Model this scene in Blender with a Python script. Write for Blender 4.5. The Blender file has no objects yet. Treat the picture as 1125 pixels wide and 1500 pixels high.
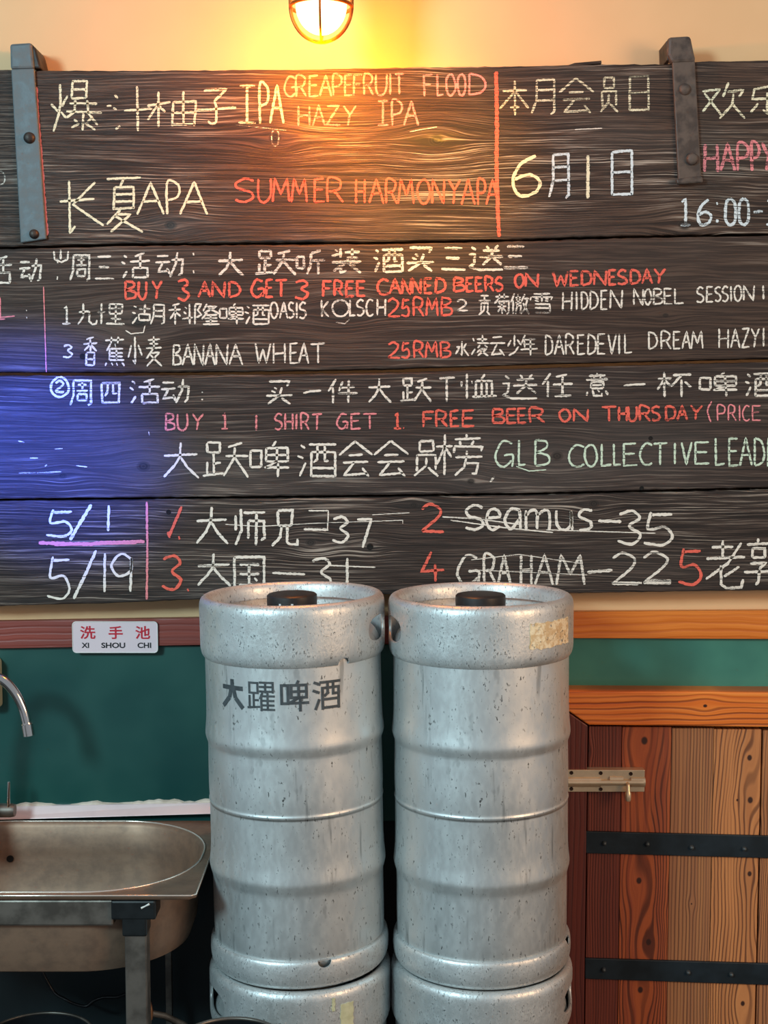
import bpy, bmesh, math, random
from mathutils import Vector, Matrix
R = math.radians
rnd = random.Random(7)
S = bpy.context.scene
COL = S.collection

# ---------------------------------------------------------------- camera
F = 2000.0                      # focal length in pixels of a 1125 x 1500 frame
CAMY, CAMZ, PITCH = -2.36, 1.4705, R(4.75)
cd = bpy.data.cameras.new('camera'); cam = bpy.data.objects.new('camera', cd); COL.objects.link(cam)
cam.location = (0, CAMY, CAMZ); cam.rotation_euler = (R(90) - PITCH, 0, 0)
cd.sensor_fit = 'VERTICAL'; cd.sensor_height = 36; cd.lens = 36 * F / 1500
cd.clip_start = .05
S.camera = cam
# ---------------------------------------------------------------- light
S.view_settings.view_transform = 'Standard'; S.view_settings.look = 'None'
S.view_settings.gamma = 1; S.view_settings.use_curve_mapping = False
S.view_settings.exposure = 0.0
w = bpy.data.worlds.new('world'); S.world = w; w.use_nodes = True
w.node_tree.nodes['Background'].inputs[0].default_value = (.80, .90, 1, 1)
w.node_tree.nodes['Background'].inputs[1].default_value = .36

def area(name, loc, target, sx, sy, power, color):
    l = bpy.data.lights.new(name, 'AREA'); l.shape = 'RECTANGLE'; l.size = sx; l.size_y = sy
    l.energy = power; l.color = color
    o = bpy.data.objects.new(name, l); COL.objects.link(o); o.location = loc
    o.rotation_euler = (Vector(target) - Vector(loc)).to_track_quat('-Z', 'Y').to_euler()
    return o
area('window_light', (-1.9, -2.9, 2.45), (0, -.1, 1.2), .6, .6, 84, (.62, .92, 1))
area('room_light', (2.6, -2.4, 1.85), (.1, 0, 1.3), 1.2, 1.0, 50, (1, .60, .32))
def spot(name, loc, target, power, color, deg, blend, rad=.03):
    l = bpy.data.lights.new(name, 'SPOT'); l.energy = power; l.color = color
    l.spot_size = R(deg); l.spot_blend = blend; l.shadow_soft_size = rad
    o = bpy.data.objects.new(name, l); COL.objects.link(o); o.location = loc
    o.rotation_euler = (Vector(target) - Vector(loc)).to_track_quat('-Z', 'Y').to_euler()

# ---------------------------------------------------------------- helpers
BFRONT = -.060
def P(px, py, Y=0.0):
    "point of the plane y = Y that the photograph shows at (px, py)"
    a, b = (px - 562.5) / F, (750 - py) / F
    c, s = math.cos(PITCH), math.sin(PITCH)
    r = (a, c + b * s, -s + b * c)
    t = (Y - CAMY) / r[1]
    return Vector((a * t, Y, CAMZ + r[2] * t))

spot('blue_lamp', (-1.25, -1.15, 1.75), P(45, 650, -.06), 520, (.0, .07, 1), 19, 1.0)
spot('warm_pendant', (.16, -2.1, 2.02), P(622, 250, BFRONT), 360, (1, .46, .03), 13, 1.0)
spot('teal_lamp', (-1.2, -1.2, 1.3), P(-5, 1105, 0), 8.0, (.05, .9, .85), 9, 1.0)

def wloc(o):
    v = Vector((0, 0, 0))
    while o is not None: v += Vector(o.location); o = o.parent
    return v
def root(name, label, cat, loc, group=None):
    o = bpy.data.objects.new(name, None); COL.objects.link(o); o.location = loc
    o.empty_display_size = .05
    tag(o, label, cat, group); return o
def tag(o, label=None, cat=None, group=None, kind=None):
    if label: o['label'] = label
    if cat: o['category'] = cat
    if group: o['group'] = group
    if kind: o['kind'] = kind
    return o

class MB:
    def __init__(s): s.v = []; s.f = []
    def add(s, vs, fs):
        n = len(s.v); s.v += [tuple(v) for v in vs]; s.f += [tuple(i + n for i in f) for f in fs]; return s
    def box(s, a, b):
        x0, y0, z0 = a; x1, y1, z1 = b
        return s.add([(x0,y0,z0),(x1,y0,z0),(x1,y1,z0),(x0,y1,z0),(x0,y0,z1),(x1,y0,z1),(x1,y1,z1),(x0,y1,z1)],
                     [(0,3,2,1),(4,5,6,7),(0,1,5,4),(1,2,6,5),(2,3,7,6),(3,0,4,7)])
    def prism(s, poly, y0, y1):
        "poly: list of (x, z); y0 is the front"
        n = len(poly)
        vs = [(x, y0, z) for x, z in poly] + [(x, y1, z) for x, z in poly]
        fs = [tuple(range(n)), tuple(range(2*n-1, n-1, -1))] + [(i, i+n, (i+1) % n + n, (i+1) % n) for i in range(n)]
        return s.add(vs, fs)
    def tube(s, pts, r, n=12, closed=False, cap=True):
        pts = [Vector(p) for p in pts]; m = len(pts); rs = r if isinstance(r, (list, tuple)) else [r]*m
        up = None; vs = []
        for i, p in enumerate(pts):
            if closed: t = pts[(i+1) % m] - pts[i-1]
            else: t = pts[min(i+1, m-1)] - pts[max(i-1, 0)]
            t.normalize()
            if up is None:
                up = t.orthogonal().normalized()
            up = (up - t * up.dot(t))
            up = up.normalized() if up.length > 1e-6 else t.orthogonal().normalized()
            q = t.cross(up)
            for k in range(n):
                a = 2*math.pi*k/n
                vs.append(p + (up*math.cos(a) + q*math.sin(a)) * rs[i])
        fs = []
        for i in range(m if closed else m-1):
            j = (i+1) % m
            for k in range(n): fs.append((i*n+k, i*n+(k+1) % n, j*n+(k+1) % n, j*n+k))
        if cap and not closed: fs += [tuple(range(n-1, -1, -1)), tuple(range((m-1)*n, m*n))]
        return s.add(vs, fs)
    def lathe(s, prof, n=64, c=(0, 0, 0), axis='Z'):
        vs = []; 
        for r, z in prof:
            for k in range(n):
                a = 2*math.pi*k/n
                p = (r*math.cos(a), r*math.sin(a), z)
                if axis == 'Y': p = (p[0], z, p[1])
                if axis == 'X': p = (z, p[0], p[1])
                vs.append((p[0]+c[0], p[1]+c[1], p[2]+c[2]))
        m = len(prof); fs = []
        for i in range(m-1):
            for k in range(n): fs.append((i*n+k, i*n+(k+1) % n, (i+1)*n+(k+1) % n, (i+1)*n+k))
        if prof[0][0] > 1e-4: fs.append(tuple(range(n-1, -1, -1)))
        if prof[-1][0] > 1e-4: fs.append(tuple(range((m-1)*n, m*n)))
        return s.add(vs, fs)
    def build(s, name, m, parent=None, smooth=False, bevel=0, seg=2, local=False, fix=True):
        off = Vector((0, 0, 0)) if (local or parent is None) else wloc(parent)
        me = bpy.data.meshes.new(name)
        me.from_pydata([tuple(Vector(v) - off) for v in s.v], [], s.f)
        bm = bmesh.new(); bm.from_mesh(me)
        if bevel:
            bmesh.ops.bevel(bm, geom=[e for e in bm.edges if len(e.link_faces) == 2 and e.calc_face_angle(0) > .5],
                            offset=bevel, segments=seg, affect='EDGES', profile=.5)
        if fix: bmesh.ops.recalc_face_normals(bm, faces=bm.faces)
        if smooth:
            for f in bm.faces: f.smooth = True
            if smooth != 'all':
                for e in bm.edges:
                    if len(e.link_faces) == 2 and e.calc_face_angle(0) > .7: e.smooth = False
        bm.to_mesh(me); bm.free()
        me.materials.append(m)
        o = bpy.data.objects.new(name, me); COL.objects.link(o)
        if parent is not None: o.parent = parent
        return o

def lerp(a, b, t): return a + (b - a) * t
def srgb(r, g, b):
    f = lambda c: (c/255/12.92 if c/255 <= .04045 else ((c/255+.055)/1.055)**2.4)
    return (f(r), f(g), f(b), 1)

# ---------------------------------------------------------------- node helpers
class NT:
    def __init__(s, m):
        s.t = m.node_tree; s.n = s.t.nodes; s.b = s.n.get('Principled BSDF')
    def L(s, a, b): s.t.links.new(a, b)
    def val(s, sock, v):
        if hasattr(v, 'is_output') or isinstance(v, bpy.types.NodeSocket): s.L(v, sock)
        else: sock.default_value = v
    def math(s, op, a, b=0.0, c=0.0, clamp=False):
        n = s.n.new('ShaderNodeMath'); n.operation = op; n.use_clamp = clamp
        s.val(n.inputs[0], a); s.val(n.inputs[1], b); s.val(n.inputs[2], c); return n.outputs[0]
    def noise(s, vec, scale, detail=3, rough=.5, sc=(1,1,1), loc=(0,0,0)):
        mp = s.n.new('ShaderNodeMapping'); mp.inputs['Scale'].default_value = sc; mp.inputs['Location'].default_value = loc
        s.L(vec, mp.inputs[0])
        n = s.n.new('ShaderNodeTexNoise'); n.inputs['Scale'].default_value = scale
        n.inputs['Detail'].default_value = detail; n.inputs['Roughness'].default_value = rough
        s.L(mp.outputs[0], n.inputs['Vector']); return n.outputs[0]
    def obj(s): return s.n.new('ShaderNodeTexCoord').outputs['Object']
    def ramp(s, fac, a, b, c0=0.0, c1=1.0):
        n = s.n.new('ShaderNodeMapRange'); n.interpolation_type = 'SMOOTHSTEP'
        s.val(n.inputs[0], fac); n.inputs[1].default_value = a; n.inputs[2].default_value = b
        n.inputs[3].default_value = c0; n.inputs[4].default_value = c1; return n.outputs[0]
    def mix(s, fac, a, b, mode='MIX'):
        n = s.n.new('ShaderNodeMix'); n.data_type = 'RGBA'; n.blend_type = mode
        s.val(n.inputs[0], fac); s.val(n.inputs[6], a); s.val(n.inputs[7], b); return n.outputs[2]
    def sep(s, v):
        n = s.n.new('ShaderNodeSeparateXYZ'); s.L(v, n.inputs[0]); return n.outputs
    def comb(s, x, y, z):
        n = s.n.new('ShaderNodeCombineXYZ'); s.val(n.inputs[0], x); s.val(n.inputs[1], y); s.val(n.inputs[2], z); return n.outputs[0]
    def bump(s, h, dist, strength=1.0):
        n = s.n.new('ShaderNodeBump'); n.inputs['Distance'].default_value = dist; n.inputs['Strength'].default_value = strength
        s.L(h, n.inputs['Height']); s.L(n.outputs[0], s.b.inputs['Normal'])

def newmat(name, col, rough=.5, metal=0.0):
    m = bpy.data.materials.new(name); m.use_nodes = True
    b = m.node_tree.nodes['Principled BSDF']
    b.inputs['Base Color'].default_value = col; b.inputs['Roughness'].default_value = rough; b.inputs['Metallic'].default_value = metal
    return m
def mottled(name, col, col2, rough=.5, metal=0.0, scale=30, sc=(1,1,1), bump=0.0, lo=.35, hi=.65, rough2=None, detail=4):
    m = newmat(name, col, rough, metal); t = NT(m); v = t.obj()
    n = t.noise(v, scale, detail, .55, sc)
    t.L(t.mix(t.ramp(n, lo, hi), col, col2), t.b.inputs['Base Color'])
    if rough2 is not None: t.L(t.ramp(n, lo, hi, rough, rough2), t.b.inputs['Roughness'])
    if bump: t.bump(n, bump)
    return m

# wood grain running along one axis, bent around knots (x, z, radius)
def grain(t, v, along, knots, fine=200, warp=.03, squeeze=.75, wx=1.6, wz=5.0, wf=2.2):
    X, Y, Z = t.sep(v)
    u, q = (X, Z) if along == 'X' else (Z, X)
    w1 = t.noise(t.comb(u, Y, q), 1, 2, .5, (wx, 1, wz))
    q2 = t.math('ADD', q, t.math('MULTIPLY', t.math('SUBTRACT', w1, .5), warp))
    w2 = t.noise(t.comb(u, Y, q), 1, 2, .5, (12, 1, 30), (3, 1, 7))
    q2 = t.math('ADD', q2, t.math('MULTIPLY', t.math('SUBTRACT', w2, .5), warp*.16))
    spots = None
    for (ku, kq, kr) in knots:
        du = t.math('SUBTRACT', u, ku); dq = t.math('SUBTRACT', q, kq)
        e = t.math('ADD', t.math('MULTIPLY', t.math('MULTIPLY', du, du), .30), t.math('MULTIPLY', dq, dq))
        g = t.math('EXPONENT', t.math('MULTIPLY', e, -1.0/(kr*2.6)**2))
        q2 = t.math('SUBTRACT', q2, t.math('MULTIPLY', t.math('MULTIPLY', dq, g), squeeze))
        e2 = t.math('ADD', t.math('MULTIPLY', t.math('MULTIPLY', du, du), .6), t.math('MULTIPLY', dq, dq))
        k = t.math('EXPONENT', t.math('MULTIPLY', e2, -1.0/(kr*.75)**2))
        spots = k if spots is None else t.math('MAXIMUM', spots, k)
    g1 = t.noise(t.comb(u, Y, q2), 1, 4, .62, (wf, 1, fine))
    return u, q2, g1, spots

# ================================================================ materials
GR = {}
def chalk_plank_mat(name, knots, base, ridge, fine, haze, ro=.62):
    m = newmat(name, base, .5); t = NT(m); v = t.obj()
    u, q2, g1, sp = grain(t, v, 'X', knots, fine, .035, wf=5.5)
    patch = t.noise(v, 1, 3, .5, (3, 1, 9), (5, 0, 2))
    c = t.mix(t.ramp(g1, .43, .58), base, ridge)
    hz = t.math('MULTIPLY', t.ramp(g1, .54, .64), t.ramp(patch, .40, .64))
    hz = t.math('MULTIPLY', hz, haze)
    c = t.mix(hz, c, srgb(190, 180, 168))
    cl = t.noise(v, 1, 3, .5, (2.0, 1, 6), (9, 0, 4))
    c = t.mix(t.ramp(cl, .45, .8, 0, .10), c, srgb(150, 145, 140))
    if sp is not None:
        rings = t.math('SINE', t.math('MULTIPLY', sp, 22))
        c = t.mix(t.math('MULTIPLY', t.ramp(sp, .25, .8), .85), c, srgb(22, 18, 17))
        c = t.mix(t.math('MULTIPLY', t.ramp(sp, .15, .5), t.ramp(rings, .6, 1, 0, .12)), c, srgb(120, 105, 95))
    t.L(c, t.b.inputs['Base Color'])
    t.L(t.ramp(g1, .35, .65, ro+.1, ro-.08), t.b.inputs['Roughness']); t.b.inputs['Specular IOR Level'].default_value = .35
    t.bump(g1, .0022, .9)
    GR[name] = (knots, fine)
    return m

def chalk_mat(name, col, plank, dens=.42, thick=False):
    "dry chalk: catches only on the ridges of the grain below it"
    knots, fine = GR[plank]
    m = newmat(name, col, .95); t = NT(m); v = t.obj()
    u, q2, g1, sp = grain(t, v, 'X', knots, fine, .035, wf=5.5)
    n = t.noise(v, 900, 2, .6)
    k = t.math('ADD', t.math('MULTIPLY', g1, 1.0), t.math('MULTIPLY', t.math('SUBTRACT', n, .5), .35))
    a = t.ramp(k, dens+.00, dens+.085, .08, .97)
    t.L(a, t.b.inputs['Alpha'])
    return m

# ================================================================ setting
def structure(o, *a): o['kind'] = 'structure'; return o
plaster = mottled('plaster', srgb(222, 184, 140), srgb(216, 178, 134), .75, 0, 3, bump=.001)
darkwall = mottled('dark_paint', srgb(18, 34, 38), srgb(10, 22, 26), .6, 0, 5)
concrete = mottled('floor_tile', srgb(52, 48, 46), srgb(36, 34, 34), .5, 0, 9)
WX = 2.6
zt = P(562, 1190, 0).z
structure(MB().box((-WX, 0, zt), (WX, .12, 3.3)).build('wall_back', plaster))
structure(MB().box((-WX, 0, 0), (WX, .12, zt)).build('wall_back_lower', darkwall))
structure(MB().box((-WX, -3.6, -.06), (WX, .12, 0)).build('floor', concrete))

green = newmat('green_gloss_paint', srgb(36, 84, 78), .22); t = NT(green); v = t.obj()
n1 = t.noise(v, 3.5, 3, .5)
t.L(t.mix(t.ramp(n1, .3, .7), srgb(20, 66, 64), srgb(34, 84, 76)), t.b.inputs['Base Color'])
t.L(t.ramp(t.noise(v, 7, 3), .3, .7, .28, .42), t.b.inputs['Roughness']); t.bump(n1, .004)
green_lit = mottled('lit_green_gloss_paint', srgb(66, 128, 112), srgb(54, 112, 100), .3, 0, 5)  # same green paint, with the right panel's brighter light put into its colour
def band(name, pts_top, pts_bot, y0, y1, m, parent=None, bevel=.0015):
    "a board on the wall whose upper and lower edge follow the given pixels"
    poly = [(P(x, y, y0).x, P(x, y, y0).z) for x, y in pts_bot] + [(P(x, y, y0).x, P(x, y, y0).z) for x, y in reversed(pts_top)]
    return MB().prism(poly, y0, y1).build(name, m, parent, bevel=bevel)
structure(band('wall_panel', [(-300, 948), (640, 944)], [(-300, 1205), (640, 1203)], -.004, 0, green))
structure(band('wall_panel', [(640, 930), (1500, 932)], [(640, 1203), (1500, 1203)], -.004, 0, green_lit))

def pine(name, cols, along='X', knots=(), fine=150, rough=.35, contrast=1.0, bump=.0008, cathedral=0.0, warp=.05, seed=0, wx=1.2, wz=4):
    m = newmat(name, cols[0], rough); t = NT(m); v = t.obj()
    if seed:
        mp = t.n.new('ShaderNodeMapping'); mp.inputs['Location'].default_value = (0, seed, 0); t.L(v, mp.inputs[0]); v = mp.outputs[0]
    u, q2, g1, sp = grain(t, v, along, knots, fine*1.6, warp, .85, wx, wz)
    lowf = t.noise(t.comb(u, seed, q2), 1, 1, .4, (wx*1.6, 1, wz*1.6), (7, 2, 3))
    ph = t.math('ADD', t.math('MULTIPLY', q2, fine*8.5), t.math('MULTIPLY', lowf, cathedral))
    s_ = t.math('SINE', ph)
    ring = t.math('MULTIPLY', t.ramp(s_, .10, 1.0), t.ramp(t.noise(t.comb(u, seed, q2), 1, 2, .5, (2, 1, 40), (1, 5, 9)), .3, .55, .35, 1))
    c = t.mix(t.ramp(g1, .35, .65), cols[0], cols[1])
    c = t.mix(t.math('MULTIPLY', ring, contrast), c, cols[2])
    if sp is not None: c = t.mix(t.ramp(sp, .55, .85), c, srgb(52, 22, 12))
    t.L(c, t.b.inputs['Base Color'])
    t.L(t.ramp(g1, .3, .7, rough, rough+.15), t.b.inputs['Roughness'])
    t.bump(t.math('ADD', t.math('MULTIPLY', ring, -.5), g1), bump, .8)
    return m
rail_red = pine('red_brown_rail', [srgb(146, 66, 54), srgb(132, 58, 48), srgb(108, 46, 40)], 'X', (), 60, .4, .35)
rail_orange = pine('orange_rail', [srgb(208, 112, 34), srgb(226, 132, 48), srgb(178, 84, 26)], 'X', (), 60, .3, .45)
structure(band('trim_1', [(-300, 911), (0, 910), (300, 905), (610, 903)], [(-300, 951), (0, 950), (300, 945), (610, 943)], -.016, 0, rail_red))
structure(band('trim_2', [(640, 897), (830, 896), (1500, 892)], [(640, 935), (830, 935), (1500, 938)], -.016, 0, rail_orange))

# ================================================================ plank chalk board
BF = -.060
board = root('chalk_menu_board', 'dark weathered plank board covered with chalk beer menu, across the wall above the kegs', 'menu board', (0, 0, P(562, 872, 0).z))
def E(pts): return pts
edges = {
 0: ([(-320,102),(-200,103),(0,102),(60,103),(200,103),(340,102),(450,101),(560,99),(660,97),(740,97),(790,96),(835,94),(900,93.5),(975,94),(985,91),(1060,89),(1125,88),(1260,87),(1420,85)],
     [(-320,368),(-200,366),(0,362),(180,357),(300,356),(420,355),(560,354),(620,352.5),(760,350.5),(813,348.5),(900,346),(990,344.5),(1125,342),(1260,341),(1420,338)]),
 1: ([(-320,371),(-200,369),(0,365),(180,360),(300,359),(420,358),(560,357),(700,354.5),(813,351.5),(900,349),(990,347),(1125,345),(1260,344),(1420,341)],
     [(-320,549),(0,545),(180,545.5),(360,544),(560,541),(760,534),(960,529),(1125,525),(1260,523),(1420,520)]),
 2: ([(-320,554),(0,550),(180,550),(360,549),(560,546),(760,540),(960,534),(1125,530),(1260,528),(1420,525)],
     [(-320,734),(0,731),(200,729),(400,727),(560,725),(760,722.5),(960,718),(1125,714),(1260,713),(1420,710)]),
 3: ([(-320,737),(0,734),(200,732),(400,730),(560,728),(760,725.5),(960,721),(1125,717),(1260,716),(1420,713)],
     [(-320,890),(0,888),(150,884),(302,878),(420,874),(560,871),(700,870.5),(832,869.5),(980,867),(1125,865),(1420,862)]),
}
bz = wloc(board).z
def K(px, py, r):
    p = P(px, py, BF); return (p.x, p.z - bz, r)
plank_mats = [
 chalk_plank_mat('charred_plank_a', [K(640,205,.014), K(403,202,.012), K(250,330,.012), K(1003,330,.012)], srgb(38,29,26), srgb(80,61,51), 480, .8, .46),
 chalk_plank_mat('charred_plank_b', [K(499,457,.014), K(203,470,.016), K(975,462,.006)], srgb(46,35,31), srgb(72,56,48), 290, .3),
 chalk_plank_mat('charred_plank_c', [K(210,683,.013), K(816,668,.012), K(92,697,.008), K(690,705,.008)], srgb(40,33,32), srgb(63,51,47), 320, .3),
 chalk_plank_mat('charred_plank_d', [K(542,800,.007), K(606,740,.008), K(870,738,.010), K(455,795,.010)], srgb(32,27,26), srgb(66,54,49), 460, .65)]
planks = []
def smp(pts, x):
    for (xa, ya), (xb, yb) in zip(pts, pts[1:]):
        if x <= xb: return lerp(ya, yb, (x-xa)/(xb-xa))
    return pts[-1][1]
for i in range(4):
    top, bot = edges[i]; mb = MB(); rows = []
    N = 174; rr = random.Random(i)
    for k in range(N+1):
        x = lerp(-320, 1420, k/N)
        yt = smp(top, x) + rr.uniform(-.55, .55); yb = smp(bot, x) + rr.uniform(-.45, .45)
        a, b = P(x, yt, BF), P(x, yb, BF)
        wv = .0006*math.sin(k*.21+i) 
        bt = .0035 + rr.uniform(-.0008, .0012); bb = .003 + rr.uniform(-.0006, .001)
        prof = [(a.x, -.001, a.z), (a.x, BF+bt, a.z), (a.x, BF+bt*.3, a.z-bt*.3), (a.x, BF+wv*.0, a.z-bt)]
        for s_ in range(1, 5): prof.append((lerp(a.x,b.x,s_/5), BF, lerp(a.z-bt, b.z+bb, s_/5)))
        prof += [(b.x, BF, b.z+bb), (b.x, BF+bb*.3, b.z+bb*.3), (b.x, BF+bb, b.z), (b.x, -.001, b.z)]
        rows.append(prof)
    M_ = len(rows[0]); vs = [p for r_ in rows for p in r_]; fs = []
    for k in range(N):
        for j in range(M_): fs.append((k*M_+j, k*M_+(j+1) % M_, (k+1)*M_+(j+1) % M_, (k+1)*M_+j))
    fs += [tuple(range(M_)), tuple(range(N*M_+M_-1, N*M_-1, -1))]
    o = mb.add(vs, fs).build('plank', plank_mats[i], board)
    planks.append(o)
# splinter on the top edge
a, b = P(832, 92, BF), P(882, 88, BF)
MB().add([(a.x, BF+.004, a.z-.003), (b.x, BF+.006, b.z-.004), (b.x, BF+.008, b.z+.001), (a.x+.012, BF+.005, a.z+.001),
          (a.x, BF+.012, a.z-.003), (b.x, BF+.014, b.z-.004), (b.x, BF+.014, b.z+.001), (a.x+.012, BF+.012, a.z+.001)],
         [(0,1,2,3),(4,5,6,7),(0,1,5,4),(1,2,6,5),(2,3,7,6),(3,0,4,7)]).build('splinter', plank_mats[0], planks[0])

# nail holes
hole = newmat('hole_black', srgb(8, 7, 7), .9)
for i, (x, y, r) in enumerate([(542,801,.0045),(247,750,.0035),(953,642,.003),(78,792,.0015),(940,715,.003),(121,522,.004)]):
    p = P(x, y, BF); k = 1 if y < 540 else 2 if y < 716 else 3
    MB().lathe([(r*1.25, BF-.0001), (r, BF-.0007), (r*.5, BF-.0002), (0.0, BF-.0001)], 14, (p.x, 0, p.z), 'Y').build('nail_hole', hole, planks[k], smooth=True)

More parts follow.
